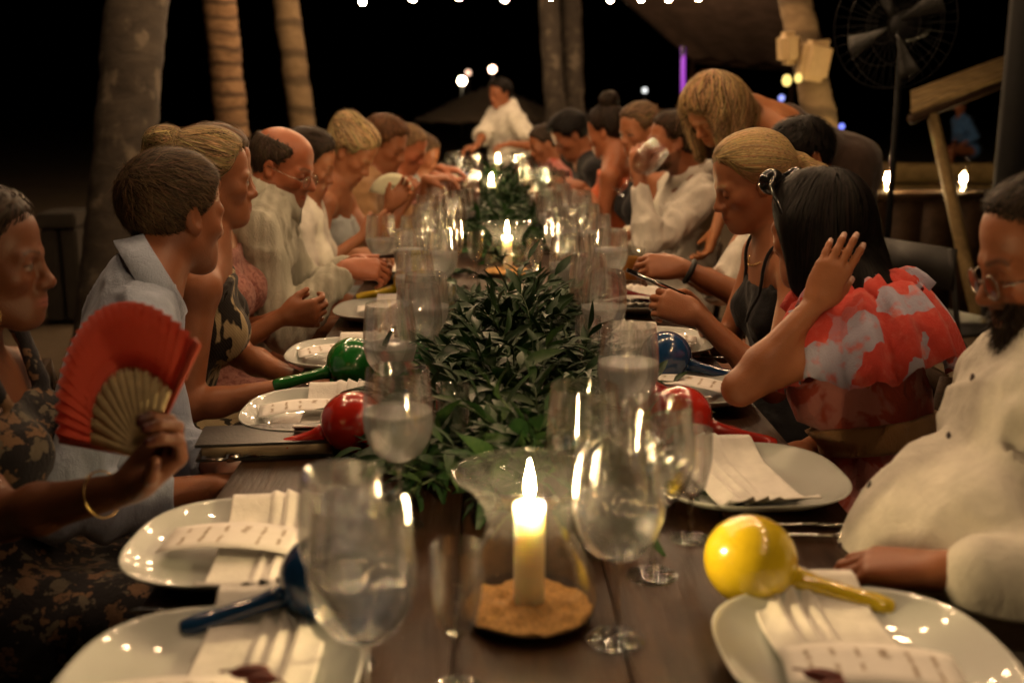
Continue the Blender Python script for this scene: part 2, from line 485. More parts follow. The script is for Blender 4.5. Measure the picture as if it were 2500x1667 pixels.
# ------------------------------------------------------------------ skin, hair and cloth materials
def attr_mat(name, rough, spec=0.5, sss=0.0, bscale=0.0, bstr=0.0, sheen=0.0):
    t = NT(name)
    a = t.new('ShaderNodeAttribute', attribute_name='tint')
    n = t.noise(t.coord(), 38.0, 5)
    m = t.new('ShaderNodeMapRange'); t.lk(n, m.inputs['Value']); m.inputs['To Min'].default_value = 0.84; m.inputs['To Max'].default_value = 1.14
    cmb = t.mix(1.0, a.outputs['Color'], (1, 1, 1), 'MULTIPLY')
    vm = t.new('ShaderNodeVectorMath', operation='SCALE'); t.lk(cmb, vm.inputs[0]); t.lk(m.outputs[0], vm.inputs['Scale'])
    t.lk(vm.outputs[0], t.b.inputs['Base Color'])
    t.set(Roughness=rough); t.b.inputs['Specular IOR Level'].default_value = spec
    if sss:
        t.b.inputs['Subsurface Weight'].default_value = sss
        t.b.inputs['Subsurface Radius'].default_value = (1.0, 0.35, 0.2)
        t.b.inputs['Subsurface Scale'].default_value = 0.008
    if bstr:
        t.bump(t.noise(t.coord(), bscale, 4), bstr, 0.0012)
    return t.m
M_SKIN = attr_mat('skin', 0.44, 0.35, 0.12, 300.0, 0.5)
M_HAIR = attr_mat('hair', 0.55, 0.12)
def fabric(name, col, scale=900.0, bump=0.35, rough=0.9, fold=True, pattern=None, col2=None, pscale=8.0, thr=(0.48, 0.54), col3=None):
    t = NT(name); v = t.coord()
    n = t.noise(v, 26.0, 5)
    base = t.ramp(n, [(0.25, tuple(c * 0.82 for c in col)), (0.75, tuple(min(1, c * 1.1) for c in col))])
    if pattern == 'blotch':
        f = t.noise(t.coord((1, 1, 1)), pscale, 3, 0.6, 0.6); base = t.mix(t.ramp(f, [(thr[0], (0, 0, 0)), (thr[1], (1, 1, 1))]), base, col2)
        if col3:
            f2 = t.noise(t.coord((1.3, 0.9, 1.1), rot=(1, 2, 0.5)), pscale * 1.7, 2, 0.5, 0.8); base = t.mix(t.ramp(f2, [(0.58, (0, 0, 0)), (0.62, (1, 1, 1))]), base, col3)
    elif pattern == 'ikat':
        f = t.noise(t.coord((1, 1, 0.38)), pscale, 3, 0.75, 0.3); base = t.mix(t.ramp(f, [(thr[0], (0, 0, 0)), (thr[1], (1, 1, 1))]), base, col2)
        w = t.new('ShaderNodeTexWave', Scale=70.0, bands_direction='DIAGONAL'); t.lk(v, w.inputs['Vector'])
        base = t.mix(t.ramp(w.outputs['Fac'], [(0.75, (0, 0, 0)), (0.95, (0.35, 0.35, 0.35))]), base, (0.12, 0.09, 0.06))
    elif pattern == 'flower':
        vo = t.new('ShaderNodeTexVoronoi', Scale=pscale, Randomness=1.0); 
        wv = t.new('ShaderNodeVectorMath', operation='ADD'); nn = t.new('ShaderNodeTexNoise', Scale=pscale * 1.6, Detail=3.0); t.lk(v, nn.inputs['Vector'])
        sc_ = t.new('ShaderNodeVectorMath', operation='SCALE'); t.lk(nn.outputs['Color'], sc_.inputs[0]); sc_.inputs['Scale'].default_value = 0.09
        t.lk(v, wv.inputs[0]); t.lk(sc_.outputs[0], wv.inputs[1]); t.lk(wv.outputs[0], vo.inputs['Vector'])
        f = t.ramp(vo.outputs['Distance'], [(thr[0], (1, 1, 1)), (thr[1], (0, 0, 0))])
        c2 = t.ramp(vo.outputs['Color'], [(0.3, col2), (0.6, col3 or col2)], 'CONSTANT')
        base = t.mix(f, base, c2)
    elif pattern == 'patch':
        vo = t.new('ShaderNodeTexVoronoi', Scale=pscale, Randomness=0.9, distance='MANHATTAN'); t.lk(v, vo.inputs['Vector'])
        base = t.mix(t.ramp(vo.outputs['Color'], [(0.62, (0, 0, 0)), (0.66, (1, 1, 1))]), base, col2)
        f = t.noise(v, pscale * 2.2, 3); base = t.mix(t.ramp(f, [(0.52, (0, 0, 0)), (0.7, (0.8, 0.8, 0.8))]), base, col3 or col)
    elif pattern == 'stripe':
        w = t.new('ShaderNodeTexWave', Scale=pscale, bands_direction='X', Distortion=0.6); t.lk(v, w.inputs['Vector'])
        base = t.mix(t.ramp(w.outputs['Fac'], [(thr[0], (0, 0, 0)), (thr[1], (1, 1, 1))]), base, col2)
    t.base(base); t.set(Roughness=rough); t.b.inputs['Specular IOR Level'].default_value = 0.2
    t.b.inputs['Sheen Weight'].default_value = 0.15
    fine = t.noise(v, 420.0, 3)
    cr = t.noise(t.coord((1, 1, 0.5)), 34.0, 5, 0.6, 0.8)
    a2 = t.new('ShaderNodeMath', operation='MULTIPLY_ADD'); t.lk(cr, a2.inputs[0]); a2.inputs[1].default_value = 3.0; t.lk(fine, a2.inputs[2])
    t.bump(a2.outputs[0], bump, 0.0035)
    return t.m
def folds(amp, fr, seed=0, a2=0.35):
    fr = np.array(fr, np.float32)
    def f(P):
        q = P * fr
        q = q + 0.55 * np.stack([vnoise(P * 7, seed + 5), vnoise(P * 7, seed + 6), vnoise(P * 7, seed + 7)], 1)
        a = 1.0 - 2.6 * np.abs(vnoise(q, seed))
        b = 1.0 - 2.6 * np.abs(vnoise(q * 2.1 + 3.3, seed + 3))
        return (-amp * (np.clip(a, -0.5, 1) * 0.75 + 0.45 * np.clip(b, -0.5, 1) - 0.25)).astype(np.float32)
    return f

# ------------------------------------------------------------------ a person
PEOPLE = {}
def person(key, label, head, yaw, pitch, neck, hip, byaw, fem=False, roll=0.0, skin=(0.47, 0.26, 0.165), armL=None, armR=None,
           hair=None, garments=(), collar_tilt=0.25, collar_up=0.03, vox=(0.009, 0.0045, 0.004), legs='sit', sc=1.0, beard=None, lips=None, eyes='down', nails=None, belly=0.0, bust=1.0,
           broad=1.0, depth=1.0, armsc=1.0, knees=None, jaw=1.0, nose=1.0, haircol=(0.06, 0.035, 0.02), shoulder_drop=0.055, group='guests at the long table', arm_r=1.0):
    head = np.asarray(head, float); neck = np.asarray(neck, float); hip = np.asarray(hip, float)
    root = empty('person', (hip[0], hip[1], 0.0), 0, label, 'person', group)
    O = np.array([hip[0], hip[1], 0.0])
    R = rotz(math.radians(yaw)) @ roty(math.radians(pitch)) @ rotx(math.radians(roll))
    hs = (0.92 if fem else 0.955) * sc
    by = math.radians(byaw)
    f = np.array([math.cos(by), math.sin(by), 0]); l = np.array([-math.sin(by), math.cos(by), 0])
    u = nrm(neck - hip); f2 = nrm(f - u * np.dot(f, u)); l2 = np.cross(u, f2); TB = np.stack([f2, l2, u], 1)
    tl = np.linalg.norm(neck - hip)
    sw = (0.158 if fem else 0.185) * sc * broad
    sh = {s: neck + s * l2 * sw - u * shoulder_drop + f2 * 0.005 for s in (1, -1)}
    def torso(i=0.0, full=True):
        rf = (0.088 if fem else 0.100) * depth
        rl = (0.125 if fem else 0.150) * broad
        k = 0.06
        L = [EL(hip + u * tl * 0.70, (rf + i, rl + i, 0.36 * tl + i), TB, k),
             EL(hip + u * tl * 0.34 + f2 * belly * 0.5, (rf * 0.98 + i + belly * 0.55, rl * (0.86 if fem else 0.96) + i + belly * 0.2, 0.30 * tl + i), TB, k),
             EL(hip + u * 0.01, (0.112 + i, (0.165 if fem else 0.16) * broad + i, 0.115 + i), TB, k)]
        for s in (1, -1):
            L.append(RC(neck - u * 0.045, sh[s], 0.050 + i, 0.046 * arm_r + i, 0.04))
            L.append(RC(neck + u * 0.03 - f2 * 0.01, sh[s] * 0.6 + neck * 0.4 + u * 0.002, 0.040 + i, 0.038 + i, 0.04))
            if fem: L.append(EL(hip + u * tl * 0.66 + f2 * 0.075 * bust + l2 * s * 0.068, (0.060 * bust + i, 0.058 * bust + i, 0.062 * bust + i), TB, 0.035))
            else: L.append(EL(hip + u * tl * 0.74 + f2 * 0.055 + l2 * s * 0.075, (0.050 * depth + i, 0.072 + i, 0.07 + i), TB, 0.04))
        return L
    up, fo = (0.272, 0.232) if fem else (0.30, 0.262)
    up *= sc * armsc; fo *= sc * armsc
    arms = {}
    for s, a in ((1, armL), (-1, armR)):
        a = dict(a or {})
        tgt = a.get('w', hip + f * 0.24 + l * s * 0.10 + np.array([0, 0, 0.10]))
        hint = a.get('hint', -f * 0.35 + l * s * 0.35 + np.array([0, 0, -1.0]))
        sp = sh[s] + np.asarray(a.get('sho', (0, 0, 0)))
        sh[s] = sp
        e, w_ = ik(sp, tgt, up, fo, hint)
        hd = a.get('hd', nrm(w_ - e)); hn = a.get('hn', np.array([0, 0, -1.0]) + 0.2 * f)
        arms[s] = dict(sh=sp, e=e, w=w_, hd=hd, hn=hn, **{k: v for k, v in a.items() if k in ('hsc', 'curl', 'spread', 'thumb', 'tcurl', 'nohand')})
    ar = (0.84 if fem else 1.0) * arm_r
    def arm(s, i=0.0, to=1.0):
        A = arms[s]; L = [RC(A['sh'], A['e'], 0.048 * ar + i, 0.037 * ar + i, 0.03)]
        mid = A['e'] + (A['w'] - A['e']) * 0.3
        if to > 0:
            wv = A['e'] + (A['w'] - A['e']) * min(to, 1.0)
            L += [RC(A['e'], mid if to > 0.3 else wv, 0.037 * ar + i, 0.039 * ar + i, 0.02)]
            if to > 0.3: L += [RC(mid, wv, 0.039 * ar + i, (0.039 + (0.0255 - 0.039) * (to - 0.3) / 0.7) * ar + i, 0.02)]
        return L
    if legs == 'sit':
        kn = knees or {s: hip + f * 0.42 + l * s * 0.12 + np.array([0, 0, 0.0]) for s in (1, -1)}
        an = {s: np.array([kn[s][0], kn[s][1], 0.09]) + f * 0.01 for s in (1, -1)}
    else:
        kn = {s: np.array([hip[0], hip[1], 0]) + l * s * 0.09 + f * 0.02 + np.array([0, 0, hip[2] * 0.52]) for s in (1, -1)}
        an = {s: np.array([hip[0], hip[1], 0.09]) + l * s * 0.09 - f * 0.02 for s in (1, -1)}
    def leg(s, i=0.0, shin=True, foot=True):
        h0 = hip + l * s * 0.085
        L = [RC(h0, kn[s], 0.082 + i, 0.058 + i, 0.04)]
        if shin: L.append(RC(kn[s], an[s], 0.055 + i, 0.038 + i, 0.03))
        if foot: L.append(RC(an[s] - np.array([0, 0, 0.045]), an[s] + f * 0.17 - np.array([0, 0, 0.055]), 0.036 + i, 0.026 + i, 0.02))
        return L
    hp = head_prims(head, R, fem, hs, 1.0, jaw=jaw, nose=nose)
    hb = head + R @ np.array([-0.022, 0, -0.055]) * hs
    nk = [RC(hb, neck + u * 0.0, (0.048 if fem else 0.060) * sc, (0.052 if fem else 0.066) * sc, 0.035)]
    hands = {}; tips = []
    for s in (1, -1):
        if arms[s].get('nohand'): continue
        A = arms[s]
        hl, tp = hand_prims(A['w'], A['hd'], A['hn'], 1 if s < 0 else -1, A.get('curl', (0.45, 0.5, 0.55, 0.6)), A.get('spread', 0.08), A.get('thumb', (0.7, 0.6, 0.35)), A.get('hsc', 1.0) * (0.92 if fem else 1.02) * sc, A.get('tcurl', 0.4))
        hands[s] = hl; tips += tp
    body = torso() + nk + hp
    for s in (1, -1): body += arm(s) + hands.get(s, [])
    if legs: 
        for s in (1, -1): body += leg(s)
    # one continuous surface; finer grids round the head and the hands
    boxes = [(head - 0.165 * hs, head + 0.175 * hs, vox[1])]
    for s in hands:
        pts = np.array([p[4] for p in hands[s]]); boxes.append((pts.min(0) - 0.03, pts.max(0) + 0.03, vox[2]))
    parts = [surf(body, vox[0], excl=[(b[0], b[1]) for b in boxes])]
    for b in boxes: parts.append(surf(body, b[2], lo=b[0], hi=b[1]))
    V, Q = join_surf(parts)
    # skin colour: lips, brows, lids, stubble, nails are the body's own colours, not the mouth line
    skin = np.array(skin) * np.array([0.84, 0.66, 0.52]); C = np.tile(skin, (len(V), 1))
    q = (V - head) @ R / hs
    x, y, z = q[:, 0], q[:, 1], q[:, 2]; ay = np.abs(y)
    def mixc(m, col):
        m = np.clip(m, 0, 1)[:, None]; C[:] = C * (1 - m) + np.array(col) * m
    near = np.linalg.norm(q, axis=1) < 0.16
    mixc(near * 0.35 * np.exp(-(((x - 0.075) / 0.03) ** 2 + ((ay - 0.042) / 0.022) ** 2 + ((z + 0.03) / 0.022) ** 2)), skin * np.array([1.05, 0.68, 0.62]))
    mixc(near * 0.3 * np.exp(-(((x - 0.11) / 0.02) ** 2 + (ay / 0.015) ** 2 + ((z + 0.04) / 0.015) ** 2)), skin * np.array([1.05, 0.7, 0.65]))
    lc = lips or (skin * np.array([0.86, 0.52, 0.52]))
    ml = np.exp(-(((z + 0.0722) / (0.0085 if fem else 0.0068)) ** 4 + (ay / 0.0215) ** 4)) * (x > 0.078) * near
    mixc(ml * 0.9, lc)
    mixc(np.exp(-((z + 0.0722) / 0.0014) ** 2) * (ay < 0.023) * (x > 0.08) * near * 0.8, skin * 0.3)  # crease shade between the lips painted into the skin colour
    hc = np.array(haircol)
    arch = 0.0165 + 0.005 * np.exp(-((ay - 0.036) / 0.012) ** 2)
    mixc(np.exp(-((z - arch) / (0.0032 if fem else 0.0042)) ** 2) * (ay > 0.012) * (ay < 0.052) * (x > 0.05) * near * 0.75, hc * 0.8)
    if eyes == 'down':
        mixc(np.exp(-((z + 0.0125 + 6 * (ay - 0.032) ** 2) / 0.0024) ** 2) * (ay > 0.017) * (ay < 0.049) * (x > 0.058) * near * 0.9, (0.02, 0.012, 0.01))
    else:
        eo = np.exp(-(((z + 0.0075) / 0.0048) ** 4 + ((ay - 0.032) / 0.0135) ** 4)) * (x > 0.058) * near
        mixc(eo, (0.34, 0.30, 0.27))
        mixc((np.hypot(z + 0.0070, ay - 0.034) < 0.0056) * eo, (0.06, 0.04, 0.03))
        mixc(np.exp(-((z + 0.0028 + 5 * (ay - 0.032) ** 2) / 0.0019) ** 2) * (ay > 0.017) * (ay < 0.050) * (x > 0.058) * near * 0.85, (0.02, 0.012, 0.01))
    if beard:
        jl = (z < -0.045 + 0.35 * np.maximum(0, 0.03 - x)) & (x > -0.02) & (z > -0.135)
        mus = (z > -0.066) & (z < -0.046) & (x > 0.08) & (ay < 0.03)
        mixc(((jl & ~((ml > 0.25))) | mus) * near * beard, hc * 1.2)
    if nails is not None or True:
        nc = nails if nails is not None else np.minimum(skin * np.array([1.25, 1.15, 1.15]), 0.9)
        for tp, bk, dv in tips:
            d = V - (tp - dv * 0.003)
            mixc(((np.linalg.norm(d, axis=1) < 0.0088) & (d @ bk > 0.0015)) * 0.9, nc)
    o = link('body', np_mesh('body', V - O, Q, True, C), M_SKIN, root)
    P = dict(root=root, O=O, head=head, R=R, hs=hs, neck=neck, hip=hip, f=f, l=l, u=u, f2=f2, l2=l2, TB=TB, tl=tl, sh=sh, arms=arms, tips=tips, torso=torso, arm=arm, leg=leg, kn=kn, an=an, fem=fem, nk=nk, sc=sc, label=label, hb=hb, ct=collar_tilt, cu=collar_up)
    PEOPLE[key] = P
    for g in garments: garment(P, **g)
    if hair: do_hair(P, haircol=haircol, **hair)
    return P

def put(P, name, prims, vox, mat, disp=None, amp=0.0, parent=None):
    V, Q = surf(prims, vox, disp=disp, amp=amp)
    return link(name, np_mesh(name, V - P['O'], Q), mat, parent or P['root'])
def garment(P, kind, mat, name=None, inf=0.012, vox=0.009, sleeve=1.0, amp=0.006, fr=(10, 10, 7), seed=1, top=None, collar=False, strap=None, neck_r=None, knee=0.0, vneck=0.0, cuff=True, low=None):
    f2, l2, u, hip, neck, tl = P['f2'], P['l2'], P['u'], P['hip'], P['neck'], P['tl']
    if kind in ('shirt', 'tee'):
        L = P['torso'](inf)
        for s in (1, -1): L += P['arm'](s, inf * 1.05, sleeve if kind == 'shirt' else 0.0)
        if kind == 'tee':
            for s in (1, -1): L.append(PL(P['arms'][s]['sh'] * 0.35 + P['arms'][s]['e'] * 0.65, P['arms'][s]['e'] - P['arms'][s]['sh'])) if False else None
            L = [p for p in L if p is not None]
        # neck opening and cuffs
        r = neck_r or 0.068
        L.append(RC(neck + u * 0.0 + f2 * 0.012, neck + u * 0.2 + f2 * 0.03, r, r, 0.006, 's'))
        if vneck: L.append(RC(neck + u * 0.03 + f2 * 0.09, neck - u * vneck + f2 * 0.13, 0.045, 0.006, 0.006, 's'))
        for s in (1, -1):
            A = P['arms'][s]
            if kind == 'shirt':
                cp = A['e'] + (A['w'] - A['e']) * (sleeve * 0.985); d = nrm(A['w'] - A['e']); rr = 0.085
                L.append(RC(cp + d * rr, cp + d * 0.26, rr, rr, 0.004, 's')) if cuff else None
        L = [p for p in L if p is not None]
        L.append(PL(hip - u * 0.10, -u))
        o = put(P, name or 'shirt', L, vox, mat, folds(amp, fr, seed), amp * 1.4)
        if collar: shirt_collar(P, mat, r + 0.004)
        return o
    if kind == 'dress':
        L = P['torso'](inf)
        tz = top if top is not None else 0.80
        L.append(PL(hip + u * tl * tz + f2 * 0.0, nrm(u - 0.25 * f2)))
        for s in (1, -1):
            A = P['arms'][s]
            L.append(RC(A['sh'] + l2 * s * 0.015 + u * 0.03, A['sh'] + l2 * s * 0.02 - u * 0.10, 0.062, 0.050, 0.01, 's'))
        for a, b, r in (strap or ()):
            pa, pb = hip + P['TB'] @ np.array(a), hip + P['TB'] @ np.array(b)
            L.append(RC(pa, pb, r, r, 0.006))
        for s in (1, -1): L += P['leg'](s, inf + 0.01, shin=knee > 0.5, foot=False)
        L.append(RC(hip + P['f'] * 0.05, 0.5 * (P['kn'][1] + P['kn'][-1]), 0.08, 0.06, 0.05))
        return put(P, name or 'dress', L, vox, mat, folds(amp, fr, seed), amp * 1.4)
    if kind == 'trousers':
        L = [EL(hip, (0.125, 0.178, 0.12), P['TB'], 0.05)]
        for s in (1, -1):
            L += P['leg'](s, inf, True, False)
        L.append(PL(hip + u * 0.10, u))
        return put(P, name or 'trousers', L, vox, mat, folds(amp, fr, seed), amp * 1.4)
def shirt_collar(P, mat, r, h=0.042, tip=0.060):
    c = P['neck'] + P['u'] * P['cu'] + P['f2'] * 0.004
    ax = nrm((1 - P['ct']) * P['u'] + P['ct'] * nrm(P['hb'] - P['neck'])) if P['ct'] < 0.3 else nrm(0.8 * P['u'] + P['ct'] * P['f2']); f = nrm(P['f2'] - ax * np.dot(P['f2'], ax)); l = np.cross(ax, f)
    V, n = [], 33
    for i in range(n):
        th = math.radians(16 + 328 * i / (n - 1))
        ea = abs(math.pi - th) / math.pi           # 0 back .. 1 front
        dirv = math.cos(th) * f + math.sin(th) * l
        dz = -0.030 * ea ** 2
        for rr, zz in ((r + 0.001, -0.006), (r - 0.004, h * 0.6), (r - 0.003, h), (r + 0.006, h + 0.002), (r + 0.016, h * 0.35), (r + 0.026, -0.006 - (tip - 0.02) * ea ** 3)):
            V.append(c + dirv * rr + ax * (zz + dz) + f * (0.012 * ea ** 4))
    m = 6
    Q = [[i * m + k, i * m + k + 1, (i + 1) * m + k + 1, (i + 1) * m + k] for i in range(n - 1) for k in range(m - 1)]
    o = link('collar', np_mesh('collar', np.array(V) - P['O'], np.array(Q)), mat, P['root'])
    md = o.modifiers.new('thick', 'SOLIDIFY'); md.thickness = 0.002; md.offset = 0
    return o

def do_hair(P, style, haircol, th=0.014, strands=900, slen=0.07, vox=0.0055, target=None, cut=None, seed=3, width=0.0016, ear=True, extra=None, jitter=0.25, lift=0.010, amp=0.003, fringe=0.0, var=0.35, side_only=False, droop=0.0):
    head, R, hs = P['head'], P['R'], P['hs']
    def p(v): return head + R @ (np.asarray(v, float) * hs)
    def el(c, r, k=0.03, op='u'): return EL(p(c), np.array(r) * hs, R, k * hs, op)
    base = [el((-0.014, 0, 0.034), (0.096 + th, 0.075 + th * 0.9, 0.086 + th)), el((0.026, 0, 0.048), (0.060 + th * 0.8, 0.062 + th * 0.8, 0.058 + th))]
    solid = list(base)
    for e in (extra or ()):
        if e[0] == 'el': solid.append(el(e[1], e[2], e[3] if len(e) > 3 else 0.03))
        else: solid.append(RC(p(e[1]), p(e[2]), e[3] * hs, e[4] * hs, 0.03))
    cuts = []
    cp = cut or ((0.082, 0, 0.078), (1.14, 0, -1.0))
    cutP, cutN = p(cp[0]), nrm(R @ np.array(cp[1], float))
    capcut = [FN(lambda P: ((P - cutP) @ cutN + 0.0026 * vnoise(P * 75.0, seed) + 0.0022 * vnoise(P * 190.0, seed + 9)).astype(np.float32), 0.026)]
    if ear:
        for s in (1, -1): capcut.append(EL(p((-0.004, s * 0.092, -0.012)), np.array((0.030, 0.032, 0.040)) * hs, R, 0.008, 's'))
        for s in (1, -1): capcut.append(EL(p((0.088, s * 0.062, 0.040)), np.array((0.034, 0.03, 0.034)) * hs, R, 0.02, 's'))
    if side_only:      # bald crown
        capcut.append(EL(p((0.03, 0, 0.120)), np.array((0.125, 0.066, 0.075)) * hs, R, 0.02, 's'))
    prims = base + capcut + solid[2:]
    rg = np.random.default_rng(seed)
    fr = 26.0 / hs
    tg = None if target is None else p(target)
    crown = p((-0.055, 0.01, 0.115))
    def groove(Pn):
        if style == 'back': v = Pn - tg; v = v / (np.linalg.norm(v, axis=1)[:, None] + 1e-6) * 20.0
        elif style == 'down': v = Pn * np.array([70.0, 70.0, 6.0])
        else: v = Pn - crown; v = v / (np.linalg.norm(v, axis=1)[:, None] + 1e-6) * 8.0 + Pn * 14.0
        v = v.astype(np.float32)
        return 0.6 * vnoise(v, seed) + 0.5 * vnoise(v * 2.6, seed + 1)
    def dsp(Pn): return (-amp * (groove(Pn) + 0.5 * vnoise(Pn * fr, seed + 2))).astype(np.float32)
    V, Q = surf(prims, vox, disp=dsp, amp=amp * 2)
    hc = np.array(haircol)
    C = np.clip(hc * (0.85 + 0.55 * groove(V)[:, None]), 0.003, 1)
    hobj = link('hair', np_mesh('hair', V - P['O'], Q, True, C), M_HAIR, P['root'])
    if strands <= 0: return hobj
    n = strands * 2
    dirs = rg.normal(size=(n, 3)); dirs /= np.linalg.norm(dirs, axis=1)[:, None]
    S = V[rg.integers(0, len(V), n)].astype(np.float32) + rg.normal(size=(n, 3)).astype(np.float32) * 0.003
    G = grad(prims, S, 0.003)
    for _ in range(3): S = S - sdf(prims, S)[:, None] * G * 0.9; G = grad(prims, S, 0.003)
    inside = (S - cutP) @ cutN < -0.001
    if extra: inside |= (sdf(solid[2:], S) < 0.004)
    S = S[inside][:strands]; n = len(S)
    steps = 7
    L = slen * hs * rg.uniform(0.55, 1.25, n)
    rnd = rg.normal(size=(n, 3)).astype(np.float32) * jitter
    paths = [S]; p0 = S.copy(); nrmls = []
    for k in range(steps):
        G = grad(prims, p0, 0.003); nrmls.append(G)
        if style == 'radiate': D = p0 - crown
        elif style == 'back': D = tg - p0
        elif style == 'forward': D = np.tile(R @ np.array([1.0, 0.0, -0.25]), (n, 1)) * 0.6 + (p0 - crown) * 4
        else: D = np.tile(np.array([0, 0, -1.0]), (n, 1)) + 0.0 * p0
        D = D / (np.linalg.norm(D, axis=1)[:, None] + 1e-9) + rnd
        D = D - G * (D * G).sum(1)[:, None]
        ln = np.linalg.norm(D, axis=1)[:, None] + 1e-6
        p1 = p0 + D / ln * (L / steps)[:, None]
        if style == 'back': p1 = np.where((np.linalg.norm(tg - p0, axis=1) < 0.02)[:, None], p0 + 0.2 * (p1 - p0), p1)
        G1 = grad(prims, p1, 0.003); p1 = p1 - (sdf(prims, p1) - 0.0015)[:, None] * G1 * 0.85
        paths.append(p1); p0 = p1
    nrmls.append(grad(prims, p0, 0.003))
    paths = np.stack(paths, 1); nn = np.stack(nrmls, 1)
    t = np.linspace(0, 1, steps + 1)
    paths = paths + nn * (t ** 2 * lift * hs)[None, :, None] * (rg.uniform(-0.1, 1.0, n) * np.where(rg.uniform(size=n) < 0.04, 2.2, 1.0))[:, None, None] + nn * (0.0012 + amp * 0.8)
    if droop: paths[:, :, 2] -= (t ** 2)[None] * droop
    tang = np.gradient(paths, axis=1); side = np.cross(tang, nn); side /= np.linalg.norm(side, axis=2)[:, :, None] + 1e-9
    wd = width * (1 - 0.75 * t ** 2)[None, :, None] * rg.uniform(0.6, 1.5, n)[:, None, None]
    A = paths - side * wd; Bq = paths + side * wd
    VV = np.stack([A, Bq], 2).reshape(-1, 3)
    m = steps + 1
    ofs = (np.arange(n) * m * 2)[:, None]
    kk = np.arange(steps)[None, :] * 2
    q = np.stack([ofs + kk, ofs + kk + 1, ofs + kk + 3, ofs + kk + 2], -1).reshape(-1, 4)
    cc = np.clip(hc[None] * (1 + var * rg.normal(size=(n, 1))) * rg.uniform(0.85, 1.15, (n, 3)), 0.003, 1)
    CC = np.repeat(cc, m * 2, 0)
    so = link('hair_strands', np_mesh('hair_strands', VV - P['O'], q, True, CC), M_HAIR, hobj)
    so['kind'] = 'stuff'
    return hobj

M_FRAME = simple('spectacle_metal', (0.25, 0.22, 0.18), 0.25, 0.9)
M_LENS = thin_glass('spectacle_lens', (0.96, 0.96, 0.96))
def spectacles(P, mat=None, slide=0.0, y_=0.033, r=0.0225, dark=None):
    head, R, hs = P['head'], P['R'], P['hs']
    def p(x, y, z): return head + R @ (np.array([x, y, z - slide]) * hs) - P['O']
    m = MB()
    for s in (1, -1):
        pts = [p(0.108 - 0.16 * abs(y_ + 0.9 * r * math.cos(a)) ** 1.4, s * (y_ + r * math.cos(a)), -0.010 + 0.82 * r * math.sin(a)) for a in np.linspace(0, 2 * math.pi, 21)]
        m.tube(pts, 0.0011, 6, False)
        m.tube([p(0.099, s * 0.055, -0.006), p(0.085, s * 0.073, -0.002), p(0.04, s * 0.080, 0.004), p(-0.012, s * 0.083, 0.012), p(-0.03, s * 0.082, -0.006)], 0.0011, 6)
    m.tube([p(0.1075, y, -0.004) for y in (-0.011, 0, 0.011)], 0.0011, 6)
    o = m.obj('spectacles', mat or M_FRAME, P['root'])
    for s in (1, -1):
        a = np.linspace(0, 2 * math.pi, 20, endpoint=False)
        V = [p(0.1085 - 0.16 * y_ ** 1.4, s * y_, -0.010)] + [p(0.108 - 0.16 * abs(y_ + 0.9 * r * math.cos(t)) ** 1.4, s * (y_ + r * 0.97 * math.cos(t)), -0.010 + 0.8 * r * math.sin(t)) for t in a]
        g = MB().add(V, None, [[0, 1 + i, 1 + (i + 1) % 20] for i in range(20)])
        g.obj('lens', dark or M_LENS, o)
    return o
# ------------------------------------------------------------------ setting
def sand_ground():
    t = NT('sand'); v = t.coord()
    n = t.noise(v, 1.3, 6, 0.6); n2 = t.noise(v, 60, 4)
    t.base(t.mix(0.35, t.ramp(n, [(0.3, (0.07, 0.048, 0.027)), (0.7, (0.15, 0.105, 0.06))]), t.ramp(n2, [(0.3, (0.06, 0.042, 0.024)), (0.7, (0.17, 0.12, 0.07))])))
    t.set(Roughness=0.95); t.bump(n2, 0.6, 0.01)
    n = 70
    xs = np.concatenate([[-90, -50, -25, -14], np.linspace(-9, 9, n), [14, 25, 50, 90]]); ys = np.concatenate([[-60, -30, -12], np.linspace(-6, 18, n), [24, 34, 50, 90, 140]])
    X, Y = np.meshgrid(xs, ys, indexing='ij')
    P = np.stack([X.ravel(), Y.ravel(), 0 * X.ravel()], 1).astype(np.float32)
    P[:, 2] = 0.03 * vnoise(P * 1.1, 4) + 0.015 * vnoise(P * 3.1, 5) - 0.03
    m, k = len(xs), len(ys)
    Q = np.array([[i * k + j, (i + 1) * k + j, (i + 1) * k + j + 1, i * k + j + 1] for i in range(m - 1) for j in range(k - 1)])
    tag(link('ground', np_mesh('ground', P, Q), t.m), kind='structure')
sand_ground()

# ------------------------------------------------------------------ the table
def wood(name, c1, c2, rough=0.38, axis=(1, 0.12, 1)):
    t = NT(name); v = t.coord(axis)
    w = t.noise(v, 26, 8, 0.62, 1.6); w2 = t.noise(t.coord((1, 1, 1)), 9, 5); g = t.noise(t.coord((1.0, 0.05, 1.0)), 220, 4)
    c = t.mix(t.ramp(w2, [(0.35, (0, 0, 0)), (0.65, (0.55, 0.55, 0.55))]), t.ramp(w, [(0.25, c1), (0.75, c2)]), tuple(0.55 * x for x in c1))
    t.base(c)
    r = t.new('ShaderNodeMapRange'); t.lk(w2, r.inputs['Value']); r.inputs['To Min'].default_value = rough - 0.08; r.inputs['To Max'].default_value = rough + 0.16
    t.lk(r.outputs[0], t.b.inputs['Roughness'])
    a = t.new('ShaderNodeMath', operation='ADD'); t.lk(w, a.inputs[0]); t.lk(g, a.inputs[1])
    t.bump(a.outputs[0], 0.5, 0.0025); t.b.inputs['Specular IOR Level'].default_value = 0.10
    return t.m
M_WOOD = wood('table_wood', (0.013, 0.006, 0.003), (0.050, 0.023, 0.010), 0.30)
M_DARKWOOD = wood('dark_wood', (0.02, 0.012, 0.007), (0.06, 0.035, 0.02), 0.5)
M_PALEWOOD = wood('pale_wood', (0.10, 0.068, 0.028), (0.20, 0.14, 0.062), 0.7)
